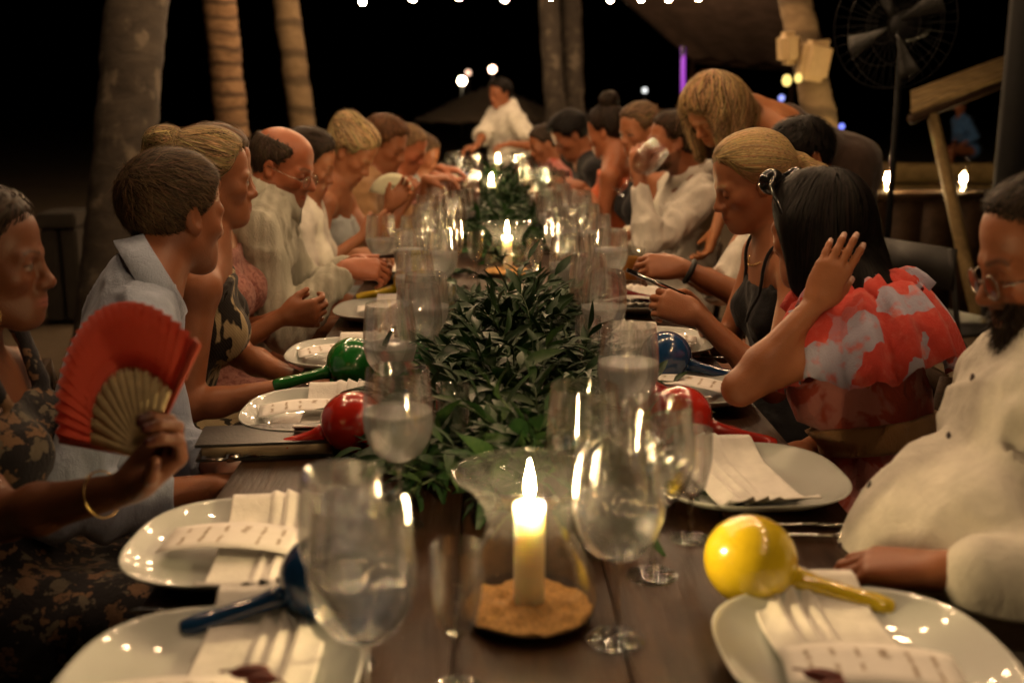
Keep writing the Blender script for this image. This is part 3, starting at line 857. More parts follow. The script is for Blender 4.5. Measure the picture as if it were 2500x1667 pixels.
table = empty('dining_table', (TC, 4.6, 0), 0, 'long dark plank dining table set for the whole party', 'table')
T_END, T_START = 8.5, 0.45
pw = (TR - TL) / 5
ys = np.linspace(T_START, T_END, 5)
for i in range(5):
    for j in range(4):
        off = 0.32 * (i % 2) if 0 < j < 3 else 0
        y0, y1 = ys[j] + (0.32 * (i % 2) if j > 0 else 0), ys[j + 1] + (0.32 * (i % 2) if j < 3 else 0)
        me = bpy.data.meshes.new('plank'); bm = bmesh.new()
        bmesh.ops.create_cube(bm, size=1.0)
        bmesh.ops.scale(bm, vec=(pw - 0.003, y1 - y0 - 0.003, 0.04), verts=bm.verts)
        bmesh.ops.bevel(bm, geom=list(bm.edges), offset=0.003, segments=2, affect='EDGES')
        bm.to_mesh(me); bm.free()
        o = link('plank', me, M_WOOD, table)
        o.location = (TL + pw * (i + 0.5) - TC, 0.5 * (y0 + y1) - 4.6, TABLE_Z - 0.02 - 0.0006 * ((i * 7 + j * 3) % 3))
m = MB()
for s in (TL + 0.06, TR - 0.06): m.box((s - TC, 0, TABLE_Z - 0.085), (0.035, T_END - T_START - 0.2, 0.08))
m.obj('apron', M_DARKWOOD, table, False)
for yy in (0.6, 2.6, 4.6, 6.6, 8.35):
    for s in (TL + 0.08, TR - 0.08):
        MB().box((s - TC, yy - 4.6, (TABLE_Z - 0.125) / 2), (0.07, 0.07, TABLE_Z - 0.125)).obj('leg', M_DARKWOOD, table, False)

# ------------------------------------------------------------------ things laid on the table
M_GLASS = thin_glass('clear_glass')
M_GLASSW = thin_glass('misted_glass', haze=0.05)
M_WATER = water_mat('water')
M_WATERC = water_mat('clear_water', (0.96, 0.97, 0.98), 0.13)
M_JUICE = water_mat('yellow_drink', (0.80, 0.58, 0.16), 0.4)
M_TEA = water_mat('amber_drink', (0.62, 0.33, 0.10), 0.35)
M_PLATE = simple('plate_glaze', (0.48, 0.51, 0.475), 0.35, 0, 0.05, 12, 0.0, **{'Coat_Weight': 1.0, 'Coat_Roughness': 0.0})
M_NAPKIN = fabric('napkin_linen', (0.80, 0.78, 0.73), 1400, 0.3)
M_CARD = simple('card_paper', (0.82, 0.80, 0.76), 0.8, 0, 0.03, 80)
M_INK = simple('ink_gold', (0.36, 0.27, 0.17), 0.6, 0, 0.1, 80)
M_STEEL = simple('steel', (0.55, 0.53, 0.50), 0.22, 1.0, 0.05, 40)
M_SAND = simple('candle_sand', (0.74, 0.42, 0.15), 0.95, 0, 0.35, 260, 0.9)
def wax():
    t = NT('candle_wax'); t.base((0.90, 0.84, 0.72)); t.set(Roughness=0.5)
    t.b.inputs['Subsurface Weight'].default_value = 1.0
    t.b.inputs['Subsurface Radius'].default_value = (1.0, 0.7, 0.4); t.b.inputs['Subsurface Scale'].default_value = 0.10
    return t.m
M_WAX = wax()
M_FLAME = emis('flame', (1.0, 0.68, 0.32), FLAME)
M_BULB = emis('bulb_lit', WARM, BULB)
M_BLACK = simple('black_cable', (0.015, 0.014, 0.013), 0.6)

WG_BOWL = [(0.0058, 0.098), (0.018, 0.1025), (0.034, 0.114), (0.0455, 0.132), (0.0510, 0.153), (0.0520, 0.168), (0.0500, 0.200), (0.0455, 0.240)]
WG_STEM = [(0.0005, 0.0015), (0.034, 0.0015), (0.0352, 0.003), (0.030, 0.0045), (0.014, 0.007), (0.0065, 0.013), (0.0042, 0.028), (0.0036, 0.06), (0.0040, 0.088), (0.0058, 0.100)]
def rim(mb, r, z, t=0.0011, n=40):
    mb.lathe([(r - t, z), (r, z + t), (r + t, z), (r, z - t), (r - t, z)], n)
def wall(prof, t):
    """closed double wall: outside up, rim, inside down"""
    r1, z1 = prof[-1]
    inn = [(max(0.0004, r - t), z + (t if i == 0 else 0)) for i, (r, z) in enumerate(prof)]
    return [(0.0004, prof[0][1] - 0.001)] + prof + [(r1 - t * 0.15, z1 + t * 0.45), (r1 - t * 0.85, z1 + t * 0.45)] + inn[::-1] + [(0.0004, inn[0][1])]
GW = 0.0014
ME_BOWL = MB().lathe(wall(WG_BOWL, GW), 44).mesh('bowl')
ME_STEM = MB().lathe(WG_STEM, 24, cap0=True, cap1=True).mesh('stem')
def me_water(level, prof, shrink=GW + 0.0003):
    p = [(max(0.0004, r - shrink), z + 0.0018 * (i < 2)) for i, (r, z) in enumerate(prof) if z < level]
    (r0, z0), (r1, z1) = [a for a in prof if a[1] < level][-1], [a for a in prof if a[1] >= level][0]
    rr = r0 + (r1 - r0) * (level - z0) / (z1 - z0) - shrink
    return MB().lathe([(0.0003, p[0][1] - 0.0002)] + p + [(rr, level + 0.0006), (rr - 0.0015, level - 0.0006), (rr - 0.004, level - 0.0010), (0.0003, level - 0.0010)], 40, cap0=True, cap1=True).mesh('water')
ME_WATER = [me_water(l, WG_BOWL) for l in (0.168, 0.178, 0.160)]
SH_BOWL = [(0.004, 0.062), (0.012, 0.066), (0.021, 0.080), (0.0265, 0.105), (0.028, 0.125), (0.0275, 0.165)]
SH_STEM = [(0.0005, 0.0015), (0.028, 0.0015), (0.029, 0.003), (0.010, 0.006), (0.0045, 0.014), (0.0035, 0.040), (0.004, 0.062)]
ME_SB = MB().lathe(wall(SH_BOWL, 0.0013), 36).mesh('bowl'); ME_SS = MB().lathe(SH_STEM, 20, cap0=True, cap1=True).mesh('stem')
M_WALL = wall_glass('wine_glass_wall')
for me in (ME_BOWL, ME_STEM, ME_SB, ME_SS): me.materials.append(M_WALL)
for me in ME_WATER: me.materials.append(M_WATER)
ME_WATERC = me_water(0.170, WG_BOWL); ME_WATERC.materials.append(M_WATERC)
def rim(mb, r, z, t=0.0011, n=40):
    mb.lathe([(r - t, z), (r, z + t), (r + t, z), (r, z - t), (r - t, z)], n)
def wine_glass(x, y, label, water=0, s=1.0, tilt=None, z=TABLE_Z, group='stemmed water glasses along the table'):
    o = empty('wine_glass', (x, y, z), random.uniform(0, 6), label, 'wine glass', group)
    o.scale = (s, s, s)
    link('stem', ME_STEM, None, o); b = link('bowl', ME_BOWL, None, o)
    if water is not None:
        link('water', ME_WATERC if water == 9 else ME_WATER[water % 3], None, b)
    return o
def small_glass(x, y, label, s=1.0):
    o = empty('sherry_glass', (x, y, TABLE_Z), 0, label, 'glass', 'small empty glasses beside the greenery')
    o.scale = (s, s, s)
    link('stem', ME_SS, None, o); link('bowl', ME_SB, None, o)
    return o
TB_PROF = [(0.0005, 0.004), (0.032, 0.004), (0.034, 0.010), (0.037, 0.055), (0.040, 0.105)]
def tumbler(x, y, label, mat):
    o = empty('tumbler', (x, y, TABLE_Z), 0, label, 'tumbler')
    m = MB().lathe([(0.0005, 0.0005), (0.034, 0.0005), (0.0355, 0.006), (0.0385, 0.055), (0.0415, 0.110)], 36); rim(m, 0.0415, 0.110)
    b = m.obj('glass_wall', M_GLASS, o)
    link('drink', me_water(0.082, TB_PROF), mat, b)
    return o

HUR = [(0.066, 0.0), (0.0795, 0.010), (0.0830, 0.030), (0.080, 0.055), (0.068, 0.085), (0.054, 0.110), (0.051, 0.125), (0.056, 0.145), (0.072, 0.168), (0.091, 0.184)]
def me_sand(seed, r=0.078, zz=0.016):
    rg = np.random.default_rng(seed); V, n, m = [], 40, 14
    for i in range(m + 1):
        for k in range(n):
            th = 2 * math.pi * k / n; rr = r * i / m
            V.append([rr * math.cos(th), rr * math.sin(th), zz + 0.010 * math.cos(rr / r * 1.5) - 0.004])
    V = np.array(V, np.float32); V[:, 2] += 0.006 * vnoise(V * 55, seed) + 0.003 * vnoise(V * 160, seed)
    top = len(V)
    Q = [[i * n + k, i * n + (k + 1) % n, (i + 1) * n + (k + 1) % n, (i + 1) * n + k] for i in range(m) for k in range(n)]
    W2 = [[0.97 * r * math.cos(2 * math.pi * k / n), 0.97 * r * math.sin(2 * math.pi * k / n), 0.010] for k in range(n)] + [[0.058 * math.cos(2 * math.pi * k / n), 0.058 * math.sin(2 * math.pi * k / n), 0.002] for k in range(n)]
    Q += [[m * n + k, m * n + (k + 1) % n, top + (k + 1) % n, top + k] for k in range(n)] + [[top + k, top + (k + 1) % n, top + n + (k + 1) % n, top + n + k] for k in range(n)]
    return np_mesh('sand', np.concatenate([V, np.array(W2)]), np.array(Q))
M_HURR = thin_glass('hurricane_wall', (0.98, 0.98, 0.96), 0.012, 0.9, 0.05, 2.4)
def candle_parts(o, h=0.185, r=0.0185, z0=0.045, seed=0, lean=0.0):
    rg = np.random.default_rng(seed)
    prof = [(r * 1.02, z0)] + [(r * (1 + 0.03 * rg.normal()), z0 + (h - z0) * q) for q in (0.3, 0.6, 0.85)] + [(r * 1.05, h - 0.006), (r * 0.98, h), (r * 0.8, h - 0.002), (r * 0.5, h - 0.006)]
    c = MB().lathe(prof, 24, cap0=True, cap1=True).obj('candle', M_WAX, o)
    MB().tube([(0, 0, h - 0.007), (0.001, 0, h + 0.004), (0.002, 0, h + 0.009)], 0.0012, 6).obj('wick', M_BLACK, c)
    fl = [(0.0004, h + 0.004), (0.0038, h + 0.009), (0.0060, h + 0.017), (0.0058, h + 0.025), (0.0040, h + 0.036), (0.0018, h + 0.046), (0.0003, h + 0.054)]
    MB().lathe(fl, 14).obj('flame', M_FLAME, c)
    return c
def hurricane(p, label, seed, h=0.146):
    o = empty('hurricane_candle', (p[0], p[1], TABLE_Z), seed * 1.3, label, 'candle', 'candles in hurricane glasses down the table')
    m = MB().lathe(HUR, 52); rim(m, 0.0912, 0.184, 0.0016, 52)
    m.obj('hurricane_glass', M_HURR, o)
    link('sand', me_sand(seed), M_SAND, o)
    candle_parts(o, h, 0.0185, 0.008, seed)
    return o
hurr = [T(1292, 1465, 0.77), T(1238, 656, 0.77), T(1200, 500, 0.77), T(1216, 432, 0.77)]
hl = ['lit candle in sand inside the nearest flared hurricane glass', 'lit candle in flared glass vase standing just behind the greenery mound', 'lit candle in flared glass between the two leafy mounds far down the table', 'small lit candle in glass at the far end before the standing man']
for i, p in enumerate(hurr): hurricane(p, hl[i], i + 1, 0.146 - 0.008 * (i % 2))

# plates, napkins, menu cards
PL_PROF = [(0.02, 0.0050), (0.45, 0.0050), (0.62, 0.0065), (0.75, 0.0120), (0.88, 0.0215), (0.97, 0.0300), (1.0, 0.0335), (1.012, 0.0330), (1.0, 0.0295), (0.90, 0.0180), (0.70, 0.0040), (0.58, 0.0005), (0.02, 0.0008)]
PA, PB = 0.155, 0.155
def sup(th, e=2.7):
    c, s = abs(math.cos(th)), abs(math.sin(th)); return 1.0 / (c ** e + s ** e) ** (1 / e)
def me_plate():
    n, V = 56, []
    for r, z in PL_PROF:
        for k in range(n):
            th = 2 * math.pi * k / n; q = sup(th, 2.0 + 0.75 * min(1, r))
            V.append([PA * r * q * math.cos(th), PB * r * q * math.sin(th), z])
    m = len(PL_PROF)
    Q = [[i * n + k, i * n + (k + 1) % n, (i + 1) * n + (k + 1) % n, (i + 1) * n + k] for i in range(m - 1) for k in range(n)]
    V += [[0, 0, 0.005], [0, 0, 0.0008]]
    Tr = [[len(V) - 2, k, (k + 1) % n] for k in range(n)] + [[len(V) - 1, (m - 1) * n + (k + 1) % n, (m - 1) * n + k] for k in range(n)]
    return np_mesh('plate', np.array(V), [np.array(Q)[:, ::-1], np.array(Tr)])
ME_PLATE = me_plate(); ME_PLATE.materials.append(M_PLATE)
def plate_z(x, y):
    r = np.hypot(x / PA, y / PB); th = np.arctan2(y, x)
    rr = r * (np.abs(np.cos(th)) ** 2.7 + np.abs(np.sin(th)) ** 2.7) ** (1 / 2.7)
    return np.interp(rr, [0, 0.6, 0.75, 0.88, 1.0, 1.08, 1.3], [0.005, 0.0065, 0.012, 0.0215, 0.0335, 0.030, 0.012])
def napkin_mesh(w, l, pleats, seed, sidex=1):
    nx, ny = 44, 26
    X, Y = np.meshgrid(np.linspace(-w / 2, w / 2, nx), np.linspace(-l / 2, l / 2, ny), indexing='ij')
    P = np.stack([X.ravel(), Y.ravel()], 1)
    u = (P[:, 0] / w + 0.5)
    z = np.maximum(plate_z(0 * P[:, 0], P[:, 1]), plate_z(P[:, 0], P[:, 1])) + 0.004
    q = np.clip((u - 0.42) / 0.5, 0, 1) if sidex > 0 else np.clip((0.58 - u) / 0.5, 0, 1)
    saw = (q * pleats) % 1.0
    z = z + np.where((q > 0) & (q < 1), 0.009 * (1 - saw) ** 1.5 * np.minimum(1, q * 8), 0.0) + 0.004
    V = np.stack([P[:, 0], P[:, 1], z], 1).astype(np.float32)
    V[:, 2] += 0.002 * vnoise(V * 22, seed); V[:, 0] += 0.004 * vnoise(V * 9, seed + 1); V[:, 1] += 0.003 * vnoise(V * 9, seed + 2)
    Q = np.array([[i * ny + j, (i + 1) * ny + j, (i + 1) * ny + j + 1, i * ny + j + 1] for i in range(nx - 1) for j in range(ny - 1)])
    return np_mesh('napkin', V, Q)
def card_mesh(w, h, bend=0.010):
    nx, ny = 12, 5
    X, Y = np.meshgrid(np.linspace(-w / 2, w / 2, nx), np.linspace(-h / 2, h / 2, ny), indexing='ij')
    Z = bend * (1 - (2 * X / w) ** 2)
    V = np.stack([X.ravel(), Y.ravel(), Z.ravel()], 1)
    Q = np.array([[i * ny + j, (i + 1) * ny + j, (i + 1) * ny + j + 1, i * ny + j + 1] for i in range(nx - 1) for j in range(ny - 1)])
    return np_mesh('menu_card', V, Q)
def scribble(w, h, seed, bend=0.010):
    rg = np.random.default_rng(seed); m = MB()
    def zz(x): return bend * (1 - (2 * x / w) ** 2) + 0.0009
    cols = 6
    for c in range(cols):           # short hand-lettered lines, set across the card
        x0 = -w * 0.36 + w * 0.72 * c / (cols - 1)
        for part in range(2 if c != 3 else 1):
            y = h * 0.36 - part * h * 0.36 * rg.uniform(0.9, 1.1); n = int(rg.integers(5, 9)); pts = []
            for k in range(n * 2):
                y -= h * 0.020; pts.append((x0 + (0.0035 if k % 2 else -0.0025) * rg.uniform(0.4, 1.3) * (1.8 if c == 3 else 1), y))
            for (xa, ya), (xb, yb) in zip(pts[:-1], pts[1:]):
                d = nrm(np.array([xb - xa, yb - ya, 0])); s = np.array([-d[1], d[0], 0]) * 0.00055
                a, b = np.array([xa, ya, zz(xa)]), np.array([xb, yb, zz(xb)])
                m.add([a - s, a + s, b + s, b - s], [[0, 1, 2, 3]])
    return m.mesh('writing', False)
ME_NAP = [napkin_mesh(0.135, 0.318, 3, 1), napkin_mesh(0.135, 0.318, 3, 2), napkin_mesh(0.14, 0.315, 3, 3, -1)]
for me in ME_NAP: me.materials.append(M_NAPKIN)
ME_CARD = card_mesh(0.185, 0.088); ME_CARD.materials.append(M_CARD)
ME_INK = [scribble(0.185, 0.088, k) for k in (5, 6)]
for me in ME_INK: me.materials.append(M_INK)
def solid(o, t):
    md = o.modifiers.new('thick', 'SOLIDIFY'); md.thickness = t; md.offset = 1; return o
def setting(p, where, side, rz=0.0, nap=0, nap_off=(0.03, 0.0), nap_rot=0.0, card=True, card_off=(-0.015, 0.0), card_rot=0.0, card_z=0.026, s=1.0):
    x, y = p[0], p[1]
    o = link('plate', ME_PLATE, None); o.location = (x, y, TABLE_Z + 0.0005); o.rotation_euler = (0, 0, rz); o.scale = (s, s, s)
    tag(o, 'pale rounded square plate ' + where, 'plate', 'dinner plates along the table')
    n = link('napkin', ME_NAP[nap], None); n.location = (x + nap_off[0], y + nap_off[1], TABLE_Z + 0.0015); n.rotation_euler = (0, 0, nap_rot); n.scale = (s, s, s)
    solid(n, 0.0022); tag(n, 'folded cream napkin on the plate ' + where, 'napkin', 'folded napkins on the plates')
    if card:
        c = link('menu_card', ME_CARD, None); c.location = (x + card_off[0], y + card_off[1], TABLE_Z + card_z); c.rotation_euler = (0.0, 0.0, card_rot)
        solid(c, 0.0006); tag(c, 'white handwritten menu card on the plate ' + where, 'menu card', 'menu cards on the napkins')
        link('writing', ME_INK[0 if side < 0 else 1], None, c)
PZ = 0.775
plates = [  # px, py, where, side, extra
    (515, 1660, 'at the near left corner of the table', -1, dict(nap_off=(0.035, 0.03), card_off=(-0.03, -0.055), card_rot=0.05)),
    (602, 1326, 'second from the near left, before the red fan', -1, dict(nap_off=(0.03, -0.015), nap_rot=0.06, card_off=(-0.02, 0.005), card_rot=-0.06)),
    (792, 1004, 'beside the bright red maraca on the left', -1, dict(nap_off=(0.025, -0.005), nap_rot=0.05, card_off=(-0.035, 0.01), card_rot=0.16)),
    (862, 864, 'beside the green maraca', -1, dict(nap_off=(0.02, 0.0), card_off=(-0.04, 0.02), card_rot=0.22)),
    (950, 757, 'before the woman in pink lace', -1, dict(nap_off=(0.02, 0.0), card_off=(-0.0, 0.02), card_rot=0.1)),
    (985, 660, 'before the balding man', -1, dict(nap_off=(0.02, 0.0))),
    (1010, 582, 'before the guest in the cream blouse', -1, dict()),
    (1040, 532, 'before the blonde woman in the pale blue dress', -1, dict()),
    (2105, 1600, 'at the near right corner of the table', 1, dict(nap=2, nap_off=(-0.015, 0.02), nap_rot=0.05, card_off=(0.0, -0.035), card_rot=-0.12)),
    (1818, 1163, 'before the bearded man in the white shirt', 1, dict(nap=2, nap_off=(-0.005, 0.0), nap_rot=0.12, card=False)),
    (1655, 945, 'behind the red maracas on the right', 1, dict(nap=2, nap_off=(-0.04, 0.0), nap_rot=0.1, card_off=(0.01, 0.02), card_rot=-0.35)),
    (1585, 835, 'before the blonde woman with the ponytail', 1, dict(nap=2, nap_off=(-0.03, 0.0), card_off=(0.03, 0.03), card_rot=-0.2)),
    (1545, 735, 'before the dark haired man with the black watch', 1, dict(nap=2, card_off=(0.0, 0.03))),
    (1440, 570, 'before the man drinking in white', 1, dict(nap=2)),
    (1415, 525, 'before the smiling woman far right', 1, dict(nap=2)),
]
for px, py, wh, sd, kw in plates: setting(T(px, py, PZ), wh, sd, rz=0.03 * sd, **kw)

# maracas
M_PAINT = {}
def paint(name, col):
    if name not in M_PAINT:
        t = NT('paint_' + name); n = t.noise(t.coord(), 7, 4)
        t.base(t.ramp(n, [(0.3, tuple(c * 0.86 for c in col)), (0.7, tuple(min(1, c * 1.08) for c in col))])); t.set(Roughness=0.22)
        t.b.inputs['Coat Weight'].default_value = 1.0; t.b.inputs['Coat Roughness'].default_value = 0.0
        t.bump(t.noise(t.coord(), 45, 3), 0.05, 0.002)
        M_PAINT[name] = t.m
    return M_PAINT[name]
PC = dict(red=(0.48, 0.022, 0.012), yellow=(0.74, 0.55, 0.02), green=(0.015, 0.16, 0.025), blue=(0.012, 0.055, 0.16), wine=(0.20, 0.012, 0.012))
def maraca(p, ang, colour, label, r=0.056, hl=0.120):
    """p ball centre (x, y), ang handle heading"""
    o = empty('maraca', (p[0], p[1], TABLE_Z), ang, label, 'maraca', 'painted maracas laid by the plates')
    m = MB(); m.ball((0, 0, r + 0.001), r, 36, 22, (1.04, 1, 1)); m.obj('ball', paint(colour, PC[colour]), o)
    hp = []; rr = []
    for q, rad in ((0.0, 0.017), (0.12, 0.0135), (0.3, 0.0115), (0.6, 0.0125), (0.85, 0.0145), (0.97, 0.0130), (1.0, 0.0095)):
        x = r * 0.93 + q * hl; hp.append((x, 0, (r * 0.72) * (1 - q) + 0.0145 * q + 0.001)); rr.append(rad)
    MB().tube(hp, rr, 16).obj('handle', paint(colour, PC[colour]), o)
BZ = TABLE_Z + 0.058
for px, py, ang, c, lb, *hl_ in [
    (1832, 1364, -0.35, 'yellow', 'glossy yellow maraca between the two near right plates'),
    (1660, 1015, -0.28, 'red', 'red maraca in front of the plate on the right, handle towards the dress'),
    (1580, 1000, -0.15, 'wine', 'darker red maraca seen through the glass, left of the red one'),
    (1625, 868, -0.30, 'blue', 'blue maraca beside the ponytail woman, handle to the right'),
    (862, 1030, 3.25, 'red', 'bright red maraca on the left beside the black folder', 0.075),
    (862, 885, 3.35, 'green', 'green maraca lying on the left side of the table'),
    (1000, 885, 3.2, 'green', 'second green maraca half hidden behind the water glass'),
    (800, 1408, 3.45, 'blue', 'blue maraca behind the nearest left water glass'),
    (985, 790, 3.4, 'wine', 'dark red maraca behind the water glasses on the left'),
    (1005, 690, 3.35, 'yellow', 'yellow maraca before the balding man'),
    (1015, 560, 3.4, 'yellow', 'yellow maraca far down the left side'),
    (1480, 700, -0.2, 'wine', 'dark red maraca seen through the glass beside the yellow drink'),
    (1402, 452, -0.6, 'yellow', 'small yellow maraca at the far right end')]:
    maraca(T(px, py, BZ), ang, c, lb, 0.056, hl_[0] if hl_ else 0.120)

# glasses: bowl centres as they stand
def gpos(px, py, s=1.0): return T(px, py, TABLE_Z + 0.172 * s)
for i, (px, py, lb, w, s) in enumerate([
    (884, 1392, 'large water glass nearest on the left, over the blue maraca', 9, 1.02),
    (972, 1012, 'water glass on the left in front of the bright red maraca', 1, 1.0),
    (952, 828, 'water glass on the left in front of the green maraca', 2, 1.0),
    (1040, 742, 'water glass at the left edge of the leafy mound', 0, 1.0),
    (1075, 622, 'water glass left of the flared candle vase', 1, 1.0),
    (930, 575, 'tall wine glass standing alone before the balding man', 2, 1.0),
    (1510, 1218, 'water glass nearest on the right, beside the candle', 9, 1.02),
    (1600, 1105, 'empty wine glass before the plate with the plain napkin', None, 1.0),
    (1534, 892, 'water glass on the right beside the blue maraca', 1, 1.02),
    (1475, 735, 'water glass on the right edge of the leafy mound', 2, 1.0),
    (1385, 640, 'water glass right of the flared candle vase', 0, 1.0),
    (1366, 566, 'water glass behind the one right of the candle vase', 1, 1.0),
    (835, 1290, 'empty wine glass behind the nearest left water glass', None, 0.95),
    (1425, 1060, 'empty wine glass at the right end of the greenery', None, 1.0),
    (1013, 680, 'water glass over the yellow maraca on the left', 1, 0.98),
    (1068, 560, 'wine glass beside the pale cream sleeve', None, 0.98),
    (1345, 520, 'wine glass before the drinking man', 0, 0.98),
]):
    g = gpos(px, py, s); wine_glass(g[0], g[1], lb, w, s)
for px, py, lb in [(1105, 1010, 'small empty glass at the left foot of the greenery'), (1115, 1440, 'small empty glass left of the nearest candle'),
                   (1160, 600, 'small empty glass touching the candle vase on the left'), (1305, 622, 'small empty glass touching the candle vase on the right'),
                   (1088, 745, 'small empty glass sunk in the leaves on the left'), (1435, 830, 'small empty glass between the greenery and the right water glass'),
                   (1690, 1130, 'small empty glass at the edge of the plain napkin')]:
    g = T(px, py, TABLE_Z + 0.115); small_glass(g[0], g[1], lb)
g = T(1467, 640, TABLE_Z + 0.05); tumbler(g[0], g[1], 'tumbler of yellow drink on the right', M_JUICE)
g = T(1545, 650, TABLE_Z + 0.05); tumbler(g[0], g[1], 'tumbler of amber drink beside the phone', M_TEA)
rg = np.random.default_rng(33)
for yy, who_l, who_r in [(2.30, 'the green maraca', 'the blue maraca'), (2.78, 'the dark red maraca', 'the ponytail woman'), (3.22, 'the yellow maraca', 'the amber tumbler'), (3.62, 'the balding man', 'the yellow tumbler'), (4.02, 'the cream blouse', 'the empty chair space'), (4.36, 'the blonde woman in pale blue', 'the drinking man')]:
    for sx, who in ((-1, who_l), (1, who_r)):
        for dx, wt, kind in ((0.205, None, 'empty'), (0.30, 1, 'half full')):
            xx, y2 = TC + sx * dx + rg.uniform(-0.015, 0.015), yy + rg.uniform(-0.04, 0.04) + (0.12 if wt else 0)
            if dx > 0.25 and yy < 3.0: continue
            if any(o.name.startswith(('wine_glass', 'sherry_glass', 'tumbler')) and math.hypot(o.location.x - xx, o.location.y - y2) < 0.10 for o in SC.objects if o.parent is None): continue
            who2 = who if who != 'the empty chair space' else 'the bending woman'
            wine_glass(xx, y2, '%s wine glass %s the garland, level with %s' % (kind, 'hugging' if dx < 0.25 else 'outside', who2), wt, 0.97)
rg = np.random.default_rng(21)
far = 'glass in the glittering cluster at the far end of the table'
for y in np.arange(4.6, 8.3, 0.30):
    for sx in (-1, 1):
        for k in range(2):
            xx = TC + sx * (0.17 + 0.13 * k + rg.uniform(-0.03, 0.03)); yy = y + rg.uniform(-0.09, 0.09)
            sd = 'left' if sx < 0 else 'right'
            if rg.uniform() < 0.75:
                wt = int(rg.integers(0, 3)) if rg.uniform() < 0.6 else None
                lb = ('water filled' if wt is not None else 'empty') + ' wine glass in the far glittering cluster, %s of the garland' % sd
                wine_glass(xx, yy, lb, wt, rg.uniform(0.92, 1.02), group='far %s wine glasses on the %s' % ('filled' if wt is not None else 'empty', sd))
            else:
                o = small_glass(xx, yy, 'small empty glass in the far glittering cluster, %s of the garland' % sd); o['group'] = 'far small glasses on the %s' % sd

# cutlery, folder and other small things
def fork(p, ang, label, knife=False):
    o = empty('knife' if knife else 'fork', (p[0], p[1], TABLE_Z + 0.004), ang, label, 'knife' if knife else 'fork')
    m = MB(); m.tube([(-0.10, 0, 0), (-0.06, 0, 0.001), (0.0, 0, 0.003), (0.03, 0, 0.004)], [0.0045, 0.0042, 0.0028, 0.0025], 8); m.obj('handle', M_STEEL, o)
    if knife:
        V = [[0.03, -0.004, 0.002], [0.03, 0.006, 0.002], [0.10, 0.010, 0.001], [0.122, 0.002, 0.001], [0.11, -0.005, 0.001]]
        V2 = [[a, b, c + 0.0016] for a, b, c in V]
        b = MB().add(V + V2, [[i, (i + 1) % 5, 5 + (i + 1) % 5, 5 + i] for i in range(5)], [[5, 6, 7], [5, 7, 8], [5, 8, 9], [0, 2, 1], [0, 3, 2], [0, 4, 3]])
        b.obj('blade', M_STEEL, o, False)
    else:
        h = MB(); h.tube([(0.03, 0, 0.004), (0.045, 0, 0.003), (0.06, 0, 0.002)], [0.003, 0.009, 0.010], 8); h.obj('fork_head', M_STEEL, o)
        for k in range(4): MB().tube([(0.058, -0.009 + 0.006 * k, 0.002), (0.080, -0.009 + 0.006 * k, 0.002), (0.102, -0.009 + 0.006 * k, 0.006)], [0.0016, 0.0014, 0.0007], 6).obj('tine', M_STEEL, o)
for px, py, ang, lb, kn in [(1985, 1318, -0.10, 'steel fork behind the yellow maraca', False), (1945, 1290, -0.04, 'steel knife under the edge of the plain napkin plate', True),
                            (560, 1492, 3.2, 'steel knife beside the blue maraca handle', True), (640, 1120, 3.3, 'steel fork by the black folder', False),
                            (1690, 878, -0.05, 'steel knife behind the blue maraca', True), (860, 940, 3.2, 'dark knife under the green maraca', True)]:
    fork(T(px, py, TABLE_Z), ang, lb, kn)
def black_folder():
    p = T(655, 1098, TABLE_Z)
    o = empty('folder', (p[0], p[1], TABLE_Z), 0.10, 'black bill folder lying at the left table edge', 'folder')
    M = simple('black_leather', (0.012, 0.011, 0.011), 0.4, 0, 0.2, 200, 0.3)
    for z, nm in ((0.003, 'cover'), (0.029, 'cover')):
        me = bpy.data.meshes.new(nm); bm = bmesh.new(); bmesh.ops.create_cube(bm, size=1); bmesh.ops.scale(bm, vec=(0.24, 0.12, 0.005), verts=bm.verts)
        bmesh.ops.bevel(bm, geom=list(bm.edges), offset=0.002, segments=2, affect='EDGES'); bm.to_mesh(me); bm.free()
        c = link(nm, me, M, o); c.location = (0, 0, z)
    MB().box((0.004, 0.002, 0.016), (0.225, 0.11, 0.020)).obj('pages', simple('page_edges', (0.35, 0.27, 0.17), 0.8), o, False)
black_folder()
for px, py, lb, a in [(610, 1640, 'dark red tied charm on the near left menu card', 0.2), (2010, 1650, 'dark red tied charm on the near right menu card', -0.3)]:
    p = T(px, py, TABLE_Z + 0.045)
    o = empty('charm', (p[0], p[1], TABLE_Z + 0.040), a, lb, 'charm')
    M = simple('red_clay', (0.14, 0.022, 0.014), 0.6, 0, 0.3, 120)
    m = MB(); m.ball((0, 0, 0.006), 0.012, 12, 8, (1.7, 0.7, 0.6)); m.ball((0.012, -0.02, 0.006), 0.011, 12, 8, (1.5, 0.6, 0.6)); m.obj('bead', M, o)
    MB().tube([(-0.03, 0.012, 0.003), (-0.01, -0.004, 0.011), (0.02, -0.012, 0.009), (0.035, -0.03, 0.003)], 0.0016, 6).obj('cord', M, o)

